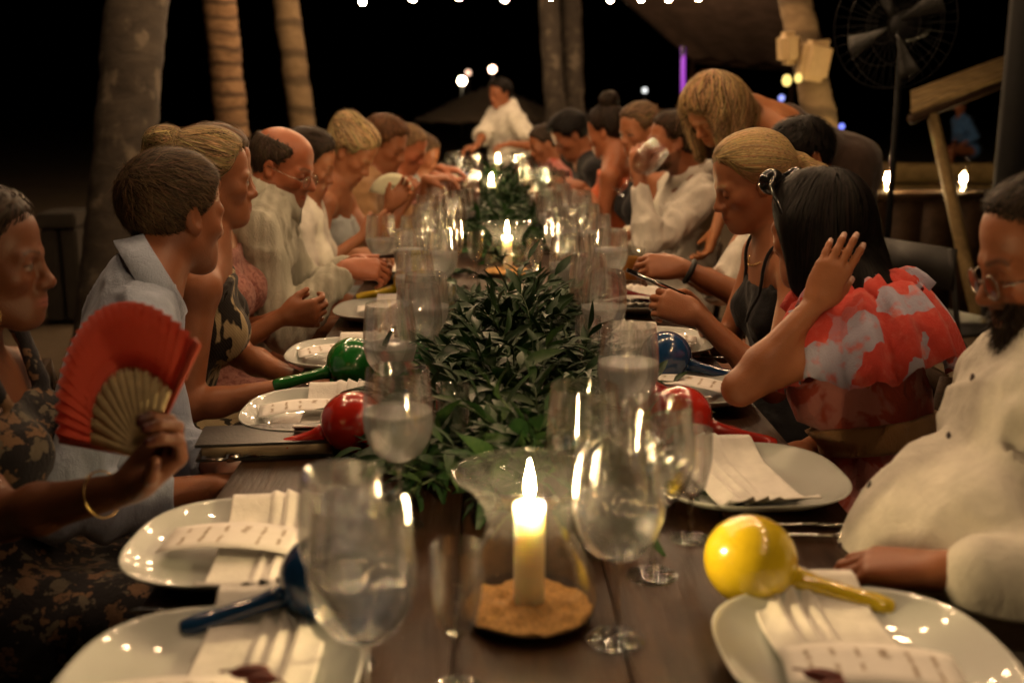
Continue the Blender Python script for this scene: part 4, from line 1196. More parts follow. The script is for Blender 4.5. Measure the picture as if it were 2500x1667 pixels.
# greenery down the middle of the table
def leaf_mats():
    t = NT('leaf_green'); v = t.coord()
    oi = t.new('ShaderNodeObjectInfo'); n = t.noise(v, 14, 3)
    ad = t.new('ShaderNodeMath', operation='MULTIPLY_ADD'); t.lk(oi.outputs['Random'], ad.inputs[0]); ad.inputs[1].default_value = 0.35; t.lk(n, ad.inputs[2])
    t.base(t.ramp(ad.outputs[0], [(0.35, (0.006, 0.022, 0.007)), (0.6, (0.013, 0.042, 0.011)), (0.95, (0.034, 0.066, 0.018))]))
    t.set(Roughness=0.5); t.b.inputs['Specular IOR Level'].default_value = 0.28
    t.bump(t.noise(t.coord((1, 1, 1)), 90, 3), 0.25, 0.001)
    return t.m
M_LEAF = leaf_mats()
M_STEMG = simple('green_stem', (0.03, 0.06, 0.015), 0.5)
def leaf_geo(curl, fold, w, seed):
    st = [(0.0, 0.05), (0.16, 0.62), (0.36, 1.0), (0.60, 0.82), (0.82, 0.40), (1.0, 0.02)]
    V = []
    for x, q in st:
        zc = -curl * x * x + 0.10 * x
        for s in (-1, 0, 1): V.append([x, s * q * w, zc + abs(s) * q * w * fold + 0.02 * math.sin(6 * x + seed) * s])
    Q = [[3 * i + j, 3 * i + j + 1, 3 * i + 3 + j + 1, 3 * i + 3 + j] for i in range(5) for j in range(2)]
    return np.array(V), np.array(Q)
LEAVES = [leaf_geo(0.25, 0.5, 0.13, 0), leaf_geo(0.55, 0.35, 0.15, 1), leaf_geo(0.05, 0.6, 0.12, 2), leaf_geo(0.40, 0.45, 0.17, 3)]
LEAF_ME = [np_mesh('leaf', *g) for g in LEAVES]
for me in LEAF_ME: me.materials.append(M_LEAF)
def garland():
    rg = np.random.default_rng(11)
    o = empty('leaf_garland', (TC, 4.6, TABLE_Z), 0, 'dense dark green leaf garland running down the middle of the table', 'garland')
    O = np.array([TC, 4.6, TABLE_Z]); mats = []; stems = MB()
    y = 1.56
    while y < 7.9:
        dens = 1.0 if y < 3.2 else (0.10 if y < 4.25 else 0.9)
        y += 0.0040 / dens * rg.uniform(0.6, 1.4) * (1.0 if y < 3.4 else 1.7)
        hw = 0.180 * (0.75 + 0.25 * math.sin(y * 4.1)) * (1.0 if y < 3.4 else 0.8) * min(1, 0.6 + (y - 1.6) * 0.9)
        x = TC + rg.normal() * hw * 0.62
        b = np.array([x, y, TABLE_Z + 0.01 + rg.uniform(0, 0.105) * (1.0 if y < 2.8 or y > 4.3 else 0.40) * max(0.15, 1 - abs(x - TC) / 0.2)])
        if min(np.hypot(b[0] - h[0], b[1] - h[1]) for h in hurr) < 0.085: continue
        out = np.sign(x - TC) * min(1, abs(x - TC) / 0.09)
        d = nrm([0.75 * out + rg.normal() * 0.55, rg.normal() * 0.7, rg.uniform(0.12, 0.85)])
        L = rg.uniform(0.08, 0.17) * (1.0 if y < 3.0 or y > 4.3 else 0.7); n = 6; pts = [b]; dd = d.copy()
        for k in range(n):
            dd = nrm(dd + np.array([0, 0, -0.14]) + rg.normal(size=3) * 0.08); q = pts[-1] + dd * L / n
            q[2] = max(q[2], TABLE_Z + 0.006); pts.append(q)
        stems.tube(np.array(pts) - O, [0.0017] * n + [0.0008], 4, False)
        for k in range(1, n + 1):
            for sgn in ((1, -1) if k < n else (0,)):
                if rg.uniform() < 0.12: continue
                tdir = nrm(pts[k] - pts[k - 1]); side = nrm(np.cross(tdir, [0, 0, 1.0]) + 0.3 * rg.normal(size=3))
                ld = nrm(tdir * rg.uniform(0.5, 0.9) + side * sgn * 0.75 + np.array([0, 0, rg.uniform(-0.1, 0.35)]))
                up = nrm(np.array([0, 0, 1.0]) + 0.45 * rg.normal(size=3)); up = nrm(up - ld * np.dot(up, ld))
                s = rg.uniform(0.030, 0.084) * (1.15 if sgn == 0 else 1)
                tip = pts[k] + ld * s
                if min(np.hypot(tip[0] - h[0], tip[1] - h[1]) for h in hurr) < 0.080 or tip[2] < TABLE_Z + 0.004: continue
                M = np.eye(4); M[:3, 0] = ld * s; M[:3, 1] = np.cross(up, ld) * s; M[:3, 2] = up * s; M[:3, 3] = pts[k] - O
                mats.append(M)
    # a few tall pointed leaves that stand above the mound
    mats.sort(key=lambda M: -M[2, 3] * 2.0 + (M[1, 3]))          # high and near first
    keep = mats[:300]; rest = mats[300:]
    for i, M in enumerate(keep):
        l = link('leaf', LEAF_ME[i % 4], None, o); l.matrix_local = Matrix(M.tolist())
    V, Q, n = [], [], 0
    for i, M in enumerate(rest):
        g = LEAVES[i % 4]; V.append(g[0] @ M[:3, :3].T + M[:3, 3]); Q.append(g[1] + n); n += len(g[0])
    f = link('foliage', np_mesh('foliage', np.concatenate(V), np.concatenate(Q)), M_LEAF, o); f['kind'] = 'stuff'
    s = stems.obj('stems', M_STEMG, o); s['kind'] = 'stuff'
    return len(mats)
print('leaves', garland())

# ------------------------------------------------------------------ festoon lights
ME_BULB = MB().ball((0, 0, 0), 0.030, 16, 12, (1, 1, 1.12)).mesh('bulb'); ME_BULB.materials.append(M_BULB)
ME_SOCK = MB().lathe([(0.0004, 0.085), (0.014, 0.085), (0.017, 0.06), (0.017, 0.034), (0.012, 0.030)], 12).mesh('socket'); ME_SOCK.materials.append(M_BLACK)
def festoon(pts, label, sag=0.22, step=0.80, spots=None):
    a, b = np.array(pts[0], float), np.array(pts[1], float); L = np.linalg.norm(b - a); n = max(3, int(L / step))
    o = empty('festoon_lights', a, 0, label, 'string lights', 'warm bulb strings over the party')
    def at(t): 
        p = a + (b - a) * t; p = p.copy(); p[2] -= sag * math.sin(math.pi * ((t * max(1, round(L / 5))) % 1.0)); return p
    MB().tube([at(t) + np.array([0, 0, 0.085]) - a for t in np.linspace(0, 1, 60)], 0.004, 5, False).obj('cable', M_BLACK, o)
    for k in range(n):
        p = at((k + 0.5) / n) - a
        bl = link('bulb', ME_BULB, None, o); bl.location = p; link('socket', ME_SOCK, None, bl)
festoon([(-1.05, 1.5, 2.80), (-1.15, 11.5, 2.95)], 'string of warm bulbs along the left side above the frame')
festoon([(1.15, -1.2, 2.85), (1.25, 11.5, 2.95)], 'string of warm bulbs along the right side above the frame')
for yy, ps in ((2.3, 'above the green maraca'), (4.3, 'above the second candle'), (6.3, 'above the far glasses'), (8.6, 'above the table end')):
    festoon([(-1.05, yy, 2.86), (1.15, yy + 0.5, 2.90)], 'short string of warm bulbs crossing over the table ' + ps, sag=0.10, step=0.42)
o = empty('festoon_lights', (0, 13, 2.5), 0, 'row of glowing round bulbs along the top edge of the view', 'string lights', 'warm bulb strings over the party')
fp = [W(px, py, 13.0) for px, py in ((600, -18), (715, -6), (885, 5), (1008, -4), (1120, -8), (1232, -2), (1345, -9), (1490, -2), (1565, -3), (1632, -3), (1705, -6), (1790, -14))]
for p in fp:
    b = link('bulb', ME_BULB, None, o); b.location = p - np.array([0, 13, 2.5]); link('socket', ME_SOCK, None, b)
MB().tube([p - np.array([0, 13, 2.5 - 0.085]) for p in fp], 0.005, 5, False).obj('cable', M_BLACK, o)
# ------------------------------------------------------------------ guests
C_BLUE = fabric('blue_shirt_cloth', (0.33, 0.38, 0.50), 1500, 0.5)
C_CREAM = fabric('cream_ribbed_cloth', (0.50, 0.49, 0.40), 700, 0.8, pattern='stripe', col2=(0.40, 0.39, 0.31), pscale=11, thr=(0.1, 0.9))
C_WHITE = fabric('white_shirt_cloth', (0.64, 0.61, 0.54), 1300, 0.5)
C_LINEN = fabric('offwhite_linen_cloth', (0.78, 0.74, 0.66), 800, 0.9)
C_IKAT = fabric('black_cream_print', (0.016, 0.014, 0.014), 1200, 0.4, pattern='ikat', col2=(0.48, 0.38, 0.22), pscale=13, thr=(0.475, 0.505))
C_FLORAL = fabric('dark_floral_print', (0.016, 0.014, 0.018), 1200, 0.4, pattern='flower', col2=(0.17, 0.10, 0.06), col3=(0.12, 0.10, 0.075), pscale=26, thr=(0.34, 0.46))
C_PINK = fabric('pink_lace_cloth', (0.42, 0.19, 0.15), 420, 1.0, pattern='blotch', col2=(0.24, 0.08, 0.065), pscale=70, thr=(0.46, 0.58))
C_PALE = fabric('pale_blue_cloth', (0.42, 0.46, 0.46), 1200, 0.4)
C_BLACKC = fabric('black_cloth', (0.014, 0.014, 0.016), 1200, 0.4)
C_REDP = fabric('red_lilac_print', (0.58, 0.060, 0.045), 1000, 0.5, pattern='patch', col2=(0.40, 0.38, 0.50), col3=(0.62, 0.13, 0.10), pscale=17)
C_RUST = fabric('rust_print', (0.36, 0.065, 0.042), 1000, 0.6, pattern='blotch', col2=(0.44, 0.17, 0.15), pscale=14)
C_ORANGE = fabric('orange_cloth', (0.56, 0.13, 0.05), 1000, 0.5)
C_NAVY = fabric('dark_trouser_cloth', (0.025, 0.025, 0.035), 1200, 0.4)
C_GREY = fabric('grey_cloth', (0.20, 0.20, 0.20), 1200, 0.4)
C_DARKD = fabric('dark_brown_cloth', (0.035, 0.02, 0.014), 1000, 0.5)
C_TAN = fabric('tan_cloth', (0.30, 0.17, 0.08), 1000, 0.5)
SK1, SK2, SK3, SK4 = (0.38, 0.19, 0.11), (0.33, 0.155, 0.088), (0.42, 0.22, 0.13), (0.26, 0.12, 0.07)
BLOND, BLOND2, BROWN, DARK, BLACK = (0.34, 0.24, 0.12), (0.26, 0.18, 0.09), (0.085, 0.05, 0.028), (0.030, 0.019, 0.012), (0.010, 0.008, 0.007)
def A(*v): return np.array(v, float)
NEAR = (0.0085, 0.0036, 0.0032); MID = (0.010, 0.0055, 0.0045); FAR = (0.014, 0.0085, 0.0075)
Z = A(0, 0, 1)
def hipat(x, y, z=0.53): return A(x, y, z)

# ---- left side
h = W(-40, 634, 1.78)
p = person('earring', 'woman at the left edge with hoop earring and dark floral dress, holding the fan', h, 6, 2, h + A(-0.05, 0.0, -0.175), hipat(h[0] - 0.02, h[1] + 0.0), 0, True, skin=(0.17, 0.080, 0.048),
       armR=dict(w=W(312, 1192, 1.42), hint=A(-0.35, -0.45, -1), hd=A(.72, .12, .68), hn=A(-.55, -.62, .45), curl=((0.9, 1.1, 0.5), (0.85, 1.1, 0.5), (0.85, 1.1, 0.5), (0.8, 1.1, 0.5)), spread=0.05, thumb=(0.75, 0.55, 0.5), tcurl=0.5),
       hair=dict(style='back', target=(-0.10, 0, -0.05), strands=1500, th=0.008, slen=0.09, var=0.5, extra=[('rc', (-0.09, 0, -0.02), (-0.10, 0, -0.14), 0.06, 0.05)], ear=True), haircol=DARK,
       garments=[dict(kind='dress', mat=C_FLORAL, inf=0.010, top=0.80, seed=4, strap=[((0.09, 0.07, 0.36), (0.05, 0.10, 0.47), 0.016), ((0.09, -0.07, 0.36), (0.05, -0.10, 0.47), 0.016)])],
       vox=NEAR, eyes='open', nails=(0.055, 0.008, 0.008), lips=(0.30, 0.10, 0.08))
# hoop earring
q = h + p['R'] @ A(0.012, -0.080, -0.032) * p['hs'] - p['O']
m = MB(); m.tube([q + A(0.034 * math.sin(a), -0.004, -0.046 + 0.036 * math.cos(a)) for a in np.linspace(0, 2 * math.pi, 33)], 0.0016, 6, False)
M_GOLD = simple('gold', (0.75, 0.52, 0.22), 0.22, 1.0)
m.obj('earring', M_GOLD, p['root'])
m = MB()
wr = p['arms'][-1]['w'] - p['O']; dv = nrm(p['arms'][-1]['w'] - p['arms'][-1]['e']); s1 = nrm(np.cross(dv, Z)); s2 = np.cross(dv, s1)
m.tube([wr - dv * 0.045 + 0.0305 * (math.cos(a) * s1 + math.sin(a) * s2) for a in np.linspace(0, 2 * math.pi, 25)], 0.0013, 6, False); m.obj('bracelet', M_GOLD, p['root'])
HAND_FAN = p

h = W(424, 524, 2.14)
p = person('blue', 'brown haired man in a pale blue shirt turned away, behind the red fan', h, 50, 4, W(352, 712, 2.08), hipat(-0.84, h[1] - 0.14), 20, False, skin=(0.33, 0.155, 0.092),
       armR=dict(w=W(520, 1190, 1.93), hint=A(-0.4, -0.6, -1)), armL=dict(w=W(560, 1150, 2.1), hint=A(-0.2, 0.5, -1)),
       hair=dict(style='forward', strands=6500, th=0.008, slen=0.045, lift=0.008, jitter=0.30, amp=0.0022, seed=8, width=0.0008, var=0.55), haircol=(0.075, 0.048, 0.028),
       garments=[dict(kind='shirt', mat=C_BLUE, inf=0.012, sleeve=0.72, amp=0.012, fr=(9, 9, 5), collar=True, seed=2, vox=0.007), dict(kind='trousers', mat=C_NAVY)],
       vox=NEAR, broad=0.98, depth=0.82, shoulder_drop=0.080, collar_tilt=0.55, collar_up=0.022)

h = W(515, 438, 2.62)
p = person('updo', 'woman with tousled blonde bun in a sleeveless black and cream patterned dress', h, 24, 2, W(500, 598, 2.62), hipat(-0.82, h[1] - 0.02), 12, True, skin=(0.35, 0.17, 0.10),
       armR=dict(w=W(705, 945, 2.48), hint=A(-0.5, -0.25, -1), sho=(0.0, 0, -0.01)), armL=dict(w=W(730, 930, 2.62), hint=A(-0.3, 0.3, -1)),
       hair=dict(style='back', target=(-0.100, 0.0, 0.084), strands=5200, th=0.010, slen=0.13, lift=0.006, jitter=0.14, var=0.5, extra=[('el', (-0.116, 0, 0.092), (0.046, 0.046, 0.038), 0.012), ('el', (-0.138, 0.01, 0.055), (0.030, 0.035, 0.03), 0.01)], cut=((0.082, 0, 0.082), (1.14, 0, -1.0)), amp=0.002, width=0.0014), haircol=BLOND2,
       garments=[dict(kind='dress', mat=C_IKAT, inf=0.012, top=0.86, seed=5, amp=0.008, fr=(14, 14, 3), strap=[((0.07, 0.05, 0.40), (0.0, 0.045, 0.53), 0.024), ((0.07, -0.05, 0.40), (0.0, -0.045, 0.53), 0.024)], vox=0.007)],
       vox=NEAR, eyes='open')
# loose hairs of the bun
h = W(528, 415, 2.98)
p = person('pink', 'woman in pink lace dress, hands together, head hidden behind the woman with the bun', h, 5, 10, h + A(-0.03, 0, -0.17), hipat(-0.80, h[1]), 0, True, skin=SK2,
       armR=dict(w=W(690, 772, 2.86), hint=A(-0.5, -0.4, -1), hd=A(1, .1, .1), hn=A(0, 1, .2), curl=(0.7, 0.75, 0.8, 0.85)), armL=dict(w=W(700, 765, 2.98), hint=A(-0.4, 0.4, -1), hd=A(1, -.2, 0), hn=A(0, -1, .2), curl=(0.7, 0.75, 0.8, 0.85)),
       hair=dict(style='back', target=(-0.10, 0, -0.02), strands=300, th=0.014), haircol=BROWN,
       garments=[dict(kind='dress', mat=C_PINK, inf=0.012, top=0.9, seed=6, amp=0.006, knee=0.8)], vox=MID)

h = W(688, 407, 3.35)
p = person('bald', 'balding man with glasses and goatee in a cream ribbed shirt, looking down', h, -14, 16, W(655, 500, 3.37), hipat(-0.86, h[1]), 4, False, skin=(0.42, 0.18, 0.105),
       armR=dict(w=W(842, 655, 3.27), hint=A(-0.3, -0.4, -1), hd=A(.95, .15, -.05), hn=A(0, .6, -.7), curl=(0.6, 0.65, 0.7, 0.75)), armL=dict(w=W(868, 640, 3.48), hint=A(-0.2, 0.3, -1), hd=A(.9, -.3, 0), hn=A(0, -.6, -.6), curl=(0.6, 0.6, 0.7, 0.7)),
       hair=dict(style='radiate', strands=900, th=0.006, slen=0.03, lift=0.004, side_only=True, amp=0.001), haircol=(0.06, 0.042, 0.03), beard=0.35,
       garments=[dict(kind='shirt', mat=C_CREAM, inf=0.014, sleeve=0.90, amp=0.016, fr=(13, 13, 4), collar=True, seed=9, vox=0.008), dict(kind='trousers', mat=C_GREY)],
       vox=(0.009, 0.004, 0.0038), broad=1.12, belly=0.06, jaw=1.12, nose=1.15)
spectacles(p, slide=0.008)
h = W(752, 398, 3.98)
p = person('blouse', 'dark haired guest in a cream short sleeved blouse, mostly hidden behind the balding man', h, 0, 20, h + A(-0.02, 0, -0.17), hipat(-0.80, h[1]), 0, True, skin=SK1,
       armR=dict(w=W(868, 622, 3.85), hint=A(-0.4, -0.3, -1), hd=A(1, 0, 0), hn=A(0, .5, -.8)), hair=dict(style='back', target=(-0.10, 0, 0.02), strands=400, th=0.016, extra=[('el', (-0.11, 0, 0.03), (0.035, 0.04, 0.035))]), haircol=DARK,
       garments=[dict(kind='shirt', mat=C_WHITE, inf=0.020, sleeve=0.34, amp=0.006, seed=12)], vox=MID)
h = W(858, 370, 4.30)
p = person('blonde', 'blonde woman with swept up hair in a pale blue strap dress, looking down', h, -16, 36, W(820, 462, 4.33), hipat(-0.76, h[1]), -6, True, skin=SK1,
       armR=dict(w=W(888, 575, 4.15), hint=A(-0.2, -0.5, -1), hd=A(.8, .2, .5), hn=A(0, 1, 0)), armL=dict(w=W(950, 505, 4.28), hint=A(-0.2, 0.5, -1), hd=A(.7, .0, .7), hn=A(-.3, -1, 0)),
       hair=dict(style='back', target=(-0.100, 0, 0.065), strands=1400, th=0.017, slen=0.12, lift=0.008, jitter=0.2, var=0.5, extra=[('el', (-0.075, 0, 0.085), (0.050, 0.055, 0.048))], amp=0.004, width=0.002), haircol=BLOND,
       garments=[dict(kind='dress', mat=C_PALE, inf=0.010, top=0.78, seed=7, strap=[((0.10, 0.06, 0.36), (0.0, 0.09, 0.50), 0.012), ((0.10, -0.06, 0.36), (0.0, -0.09, 0.50), 0.012)])], vox=MID, bust=0.95)
h = W(940, 352, 4.90)
p = person('fanner', 'auburn haired guest leaning in behind the pale paper fan', h, -20, 22, h + A(-0.06, 0, -0.16), hipat(-0.78, h[1]), -5, False, skin=SK2,
       armR=dict(w=W(985, 500, 4.72), hint=A(-0.2, -0.5, -1), hd=A(.3, 0, .9), hn=A(.2, 1, 0), curl=(0.9, 0.9, 0.9, 0.9)), armL=dict(w=W(1040, 440, 4.95), hint=A(0, 0.4, -1), hd=A(1, 0, 0.1), hn=A(0, 0, -1)),
       hair=dict(style='radiate', strands=400, th=0.016, slen=0.05), haircol=(0.10, 0.045, 0.02),
       garments=[dict(kind='shirt', mat=C_TAN, inf=0.015, sleeve=0.3, seed=13)], vox=FAR)
h = W(993, 362, 5.55)
p = person('reaching', 'sunburnt short haired guest reaching both arms over the far glasses', h, -10, 25, h + A(-0.06, 0, -0.16), hipat(-0.78, h[1]), -5, False, skin=(0.44, 0.19, 0.11),
       armR=dict(w=W(1062, 430, 5.35), hint=A(-0.2, -0.5, -0.6), hd=A(1, .1, -.1), hn=A(0, 0, -1), curl=(0.2, 0.2, 0.25, 0.3)), armL=dict(w=W(1075, 412, 5.6), hint=A(0, 0.5, -0.5), hd=A(1, -.1, -.1), hn=A(0, 0, -1)),
       hair=dict(style='radiate', strands=300, th=0.006, slen=0.03), haircol=(0.20, 0.12, 0.06), garments=[dict(kind='shirt', mat=C_PINK, inf=0.015, sleeve=0.25, seed=14)], vox=FAR)
h = W(1030, 378, 6.5)
p = person('leftfar', 'guest in grey at the far left end of the table', h, -10, 25, h + A(-0.04, 0, -0.16), hipat(-0.72, h[1]), -5, False, skin=SK2,
       hair=dict(style='radiate', strands=0, th=0.012), haircol=BROWN, garments=[dict(kind='shirt', mat=C_GREY, inf=0.015, sleeve=0.3, seed=15)], vox=FAR)

# ---- head of the table
h = W(1221, 229, 9.4)
p = person('standing', 'man with dark hair in a loose white shirt standing at the head of the table', h, 222, 8, W(1238, 272, 9.45), A(W(1236, 300, 9.45)[0], h[1] + 0.05, 0.86), 205, False, skin=(0.33, 0.155, 0.09),
       armR=dict(w=W(1150, 378, 9.1), hint=A(-0.6, 0.5, -0.6), hd=A(-1, -.3, -.2), hn=A(0, 0, -1)), armL=dict(w=W(1245, 352, 9.1), hint=A(0.9, 0.2, -0.4), hd=A(-1, -.3, -.1), hn=A(0, 0, -1)),
       hair=dict(style='radiate', strands=300, th=0.018, slen=0.05, width=0.003), haircol=BLACK, legs='stand', group='people standing round the table',
       garments=[dict(kind='shirt', mat=C_WHITE, inf=0.035, sleeve=0.2, amp=0.012, seed=16, vox=0.012), dict(kind='trousers', mat=C_NAVY, vox=0.014)], vox=(0.012, 0.007, 0.007))

# ---- right side, near to far
h = W(2568, 622, 1.56)
p = person('beard', 'bearded man with thin glasses in a white buttoned shirt at the right edge', h, 178, 16, W(2606, 815, 1.60), A(0.735, W(2450, 1380, 1.5)[1], 0.55), 176, False, skin=(0.35, 0.16, 0.09),
       armL=dict(w=W(2310, 1392, 1.37), hint=A(0.5, -0.7, -0.9), hd=A(-.80, .50, -.12), hn=A(0.0, .1, -1), curl=(0.35, 0.4, 0.45, 0.5), spread=0.10), armR=dict(w=W(2160, 1330, 1.72), hint=A(0.4, 0.6, -1)),
       hair=dict(style='radiate', strands=4000, th=0.006, slen=0.022, lift=0.007, jitter=0.3, amp=0.0015, seed=4, width=0.0009, var=0.6, cut=((0.080, 0, 0.090), (1.05, 0, -1.0))), haircol=(0.028, 0.018, 0.011), beard=0.55,
       garments=[dict(kind='shirt', mat=C_WHITE, name='shirt', inf=0.020, sleeve=0.84, cuff=False, amp=0.013, fr=(6, 8, 9), seed=21, vox=0.0075, neck_r=0.072), dict(kind='trousers', mat=C_NAVY)],
       vox=NEAR, belly=0.145, broad=1.12)
spectacles(p, slide=0.006)
BEARD = p
h = W(2000, 562, 2.15)
p = person('red', 'woman with long black hair and red lilac ruffled dress, hand raised to head', h, 128, 8, W(2095, 738, 2.14), A(0.78, W(2130, 1200, 2.12)[1], 0.53), 158, True, skin=(0.38, 0.185, 0.105),
       armL=dict(w=W(1990, 742, 1.965), hint=A(-0.55, -0.15, -1), hd=A(.42, .05, .90), hn=A(.35, .93, 0), curl=((0.12, 0.25, 0.15), (0.08, 0.22, 0.15), (0.12, 0.25, 0.15), (0.20, 0.3, 0.2)), spread=0.05, thumb=(0.8, 0.4, 0.3), hsc=0.88), armR=dict(w=W(1960, 1100, 2.2), hint=A(0.3, 0.5, -1)),
       hair=dict(style='down', strands=3200, th=0.011, slen=0.16, ear=False, lift=0.003, jitter=0.05, amp=0.0015, seed=6, width=0.0016, cut=((0.085, 0, 0.085), (0.95, 0, -0.35)),
                 extra=[('rc', (-0.035, 0.045, 0.00), (-0.07, 0.055, -0.13), 0.058, 0.048), ('rc', (-0.04, -0.045, 0.00), (-0.085, -0.05, -0.13), 0.058, 0.048), ('rc', (-0.08, 0.02, -0.10), (-0.165, 0.02, -0.19), 0.066, 0.058), ('rc', (-0.14, 0.02, -0.17), (-0.215, 0.0, -0.24), 0.046, 0.022), ('rc', (0.0, 0.065, 0.02), (-0.01, 0.062, -0.10), 0.034, 0.034)]), haircol=BLACK,
       garments=[dict(kind='dress', mat=C_RUST, inf=0.014, top=0.86, seed=22, amp=0.008, fr=(22, 22, 3), vox=0.007, knee=0.9)],
       vox=NEAR, nails=(0.55, 0.36, 0.30), armsc=0.87, arm_r=0.92)
RED = p
h = W(1838, 442, 2.68)
p = person('ponytail', 'woman with sleek blonde ponytail and black strap dress, reading a phone', h, 181, 19, W(1902, 592, 2.70), A(0.80, h[1] + 0.02, 0.53), 182, True, skin=(0.40, 0.20, 0.115),
       armL=dict(w=W(1705, 772, 2.52), hint=A(0.4, -0.5, -1), hd=A(-.90, .25, .30), hn=A(.1, .85, -.4), curl=(0.75, 0.7, 0.7, 0.75), spread=0.03, thumb=(0.85, 0.25, 0.4)), armR=dict(w=W(1690, 742, 2.72), hint=A(0.3, 0.5, -1), hd=A(-.93, -.25, .15), hn=A(.1, -.8, -.4), curl=(0.7, 0.7, 0.7, 0.7)),
       hair=dict(style='back', target=(-0.112, 0, 0.004), strands=5000, th=0.011, slen=0.15, lift=0.0008, jitter=0.03, amp=0.0009, seed=10, width=0.0011, var=0.26, extra=[('el', (-0.122, 0, 0.002), (0.022, 0.02, 0.02), 0.012), ('rc', (-0.135, 0, 0.0), (-0.165, 0.01, -0.05), 0.020, 0.028), ('rc', (-0.165, 0.01, -0.05), (-0.15, 0.01, -0.17), 0.028, 0.012)]), haircol=(0.40, 0.275, 0.13),
       garments=[dict(kind='dress', mat=C_BLACKC, inf=0.009, top=0.80, seed=23, vox=0.008, strap=[((0.10, 0.075, 0.33), (0.03, 0.10, 0.46), 0.008), ((0.03, 0.10, 0.46), (-0.06, 0.09, 0.44), 0.006), ((0.10, -0.075, 0.33), (0.03, -0.10, 0.46), 0.006), ((0.03, -0.10, 0.46), (-0.06, -0.09, 0.44), 0.006)])],
       vox=NEAR, bust=0.85)
# hair tie
PONY = p
q = h + p['R'] @ A(-0.135, 0, 0.0) * p['hs'] - p['O']
m = MB(); m.ball(q, 0.022, 14, 10, (0.6, 1, 1)); m.obj('hair_tie', simple('hair_tie_black', (0.015, 0.012, 0.012), 0.7), p['root'])
# necklace chain of beads
m = MB(); n0 = p['neck']
for a in np.linspace(-2.3, 2.3, 44):
    m.ball(n0 + p['u'] * (0.045 - 0.085 * (0.5 + 0.5 * math.cos(a))) + p['f2'] * (0.060 * math.cos(a) + 0.02) + p['l2'] * 0.066 * math.sin(a) - p['O'], 0.0028, 6, 4)
m.obj('necklace', M_GOLD, p['root'])
def strap_on(P, pts, r, mat, name='strap'):
    L = P['torso'](0.006) + P['nk']; q = np.array([P['hip'] + P['TB'] @ np.array(a) for a in pts], np.float32)
    tt = np.linspace(0, 1, len(q)); t2 = np.linspace(0, 1, 30); q = np.stack([np.interp(t2, tt, q[:, k]) for k in range(3)], 1).astype(np.float32)
    for _ in range(6): q = q - sdf(L, q)[:, None] * grad(L, q) * 0.9
    MB().tube(q - P['O'], r, 6).obj(name, mat, P['root'])
for sg in (1, -1): strap_on(PONY, [(0.20, sg * 0.075, 0.36), (0.20, sg * 0.085, 0.42), (0.06, sg * 0.092, 0.52), (-0.05, sg * 0.09, 0.52), (-0.12, sg * 0.08, 0.42)], 0.0045, C_BLACKC)
h = W(1955, 388, 3.36)
p = person('watch', 'dark haired man behind the ponytail woman, forearm with a black watch on the table', h, 196, 22, W(1950, 500, 3.38), A(0.93, h[1], 0.53), 185, False, skin=(0.36, 0.17, 0.095),
       armL=dict(w=W(1668, 655, 3.12), hint=A(0.5, -0.5, -1), hd=A(-1, .1, 0.05), hn=A(0, .7, -.6), curl=(0.6, 0.6, 0.7, 0.7)), armR=dict(w=W(1640, 650, 3.35), hint=A(0.4, 0.5, -1)),
       hair=dict(style='radiate', strands=1200, th=0.013, slen=0.035, lift=0.008), haircol=BLACK,
       garments=[dict(kind='shirt', mat=C_WHITE, inf=0.018, sleeve=0.10, seed=24, amp=0.007)], vox=MID)
wr = p['arms'][1]['w'] - p['O']; dv = nrm(p['arms'][1]['w'] - p['arms'][1]['e']); s1 = nrm(np.cross(dv, Z)); s2 = np.cross(dv, s1)
m = MB(); m.tube([wr - dv * 0.02 + 0.031 * (math.cos(a) * s1 + math.sin(a) * s2) for a in np.linspace(0, 2 * math.pi, 19)], 0.008, 8, False); m.obj('watch', M_BLACK, p['root'])
h = W(1738, 268, 3.98)
p = person('bending', 'woman with loose wavy blonde hair standing bent over behind the guests on the right', h, 212, 42, W(1842, 278, 4.05), W(2050, 400, 4.30), 200, True, skin=(0.42, 0.21, 0.11), roll=-6,
       armL=dict(w=W(1768, 655, 3.75), hint=A(0.2, -0.2, -0.2), hd=A(-.15, 0, -1), hn=A(-1, .2, 0)), armR=dict(w=W(1740, 600, 4.1), hint=A(0.3, 0.3, -0.2), hd=A(-.3, 0, -1), hn=A(-1, 0, 0)),
       hair=dict(style='down', strands=3800, th=0.018, slen=0.20, ear=False, lift=0.022, jitter=0.22, amp=0.010, var=0.5, seed=17, width=0.0022, cut=((0.080, 0, 0.088), (1.0, 0, -0.62)), extra=[('rc', (-0.05, 0.05, 0.03), (0.02, 0.085, -0.13), 0.060, 0.035), ('rc', (-0.06, -0.05, 0.03), (0.03, -0.08, -0.13), 0.060, 0.035), ('rc', (0.04, 0.075, 0.02), (0.085, 0.07, -0.12), 0.022, 0.010), ('rc', (0.05, -0.07, 0.03), (0.10, -0.06, -0.15), 0.020, 0.008), ('rc', (-0.08, 0.0, 0.0), (-0.09, 0.02, -0.13), 0.070, 0.045), ('rc', (-0.06, 0.06, 0.0), (-0.10, 0.07, -0.14), 0.055, 0.04)]), haircol=(0.30, 0.19, 0.09),
       garments=[dict(kind='dress', mat=C_DARKD, inf=0.012, top=0.74, seed=25)], vox=(0.010, 0.0055, 0.006), legs='stand', group='people standing round the table')
h = W(1642, 348, 4.42)
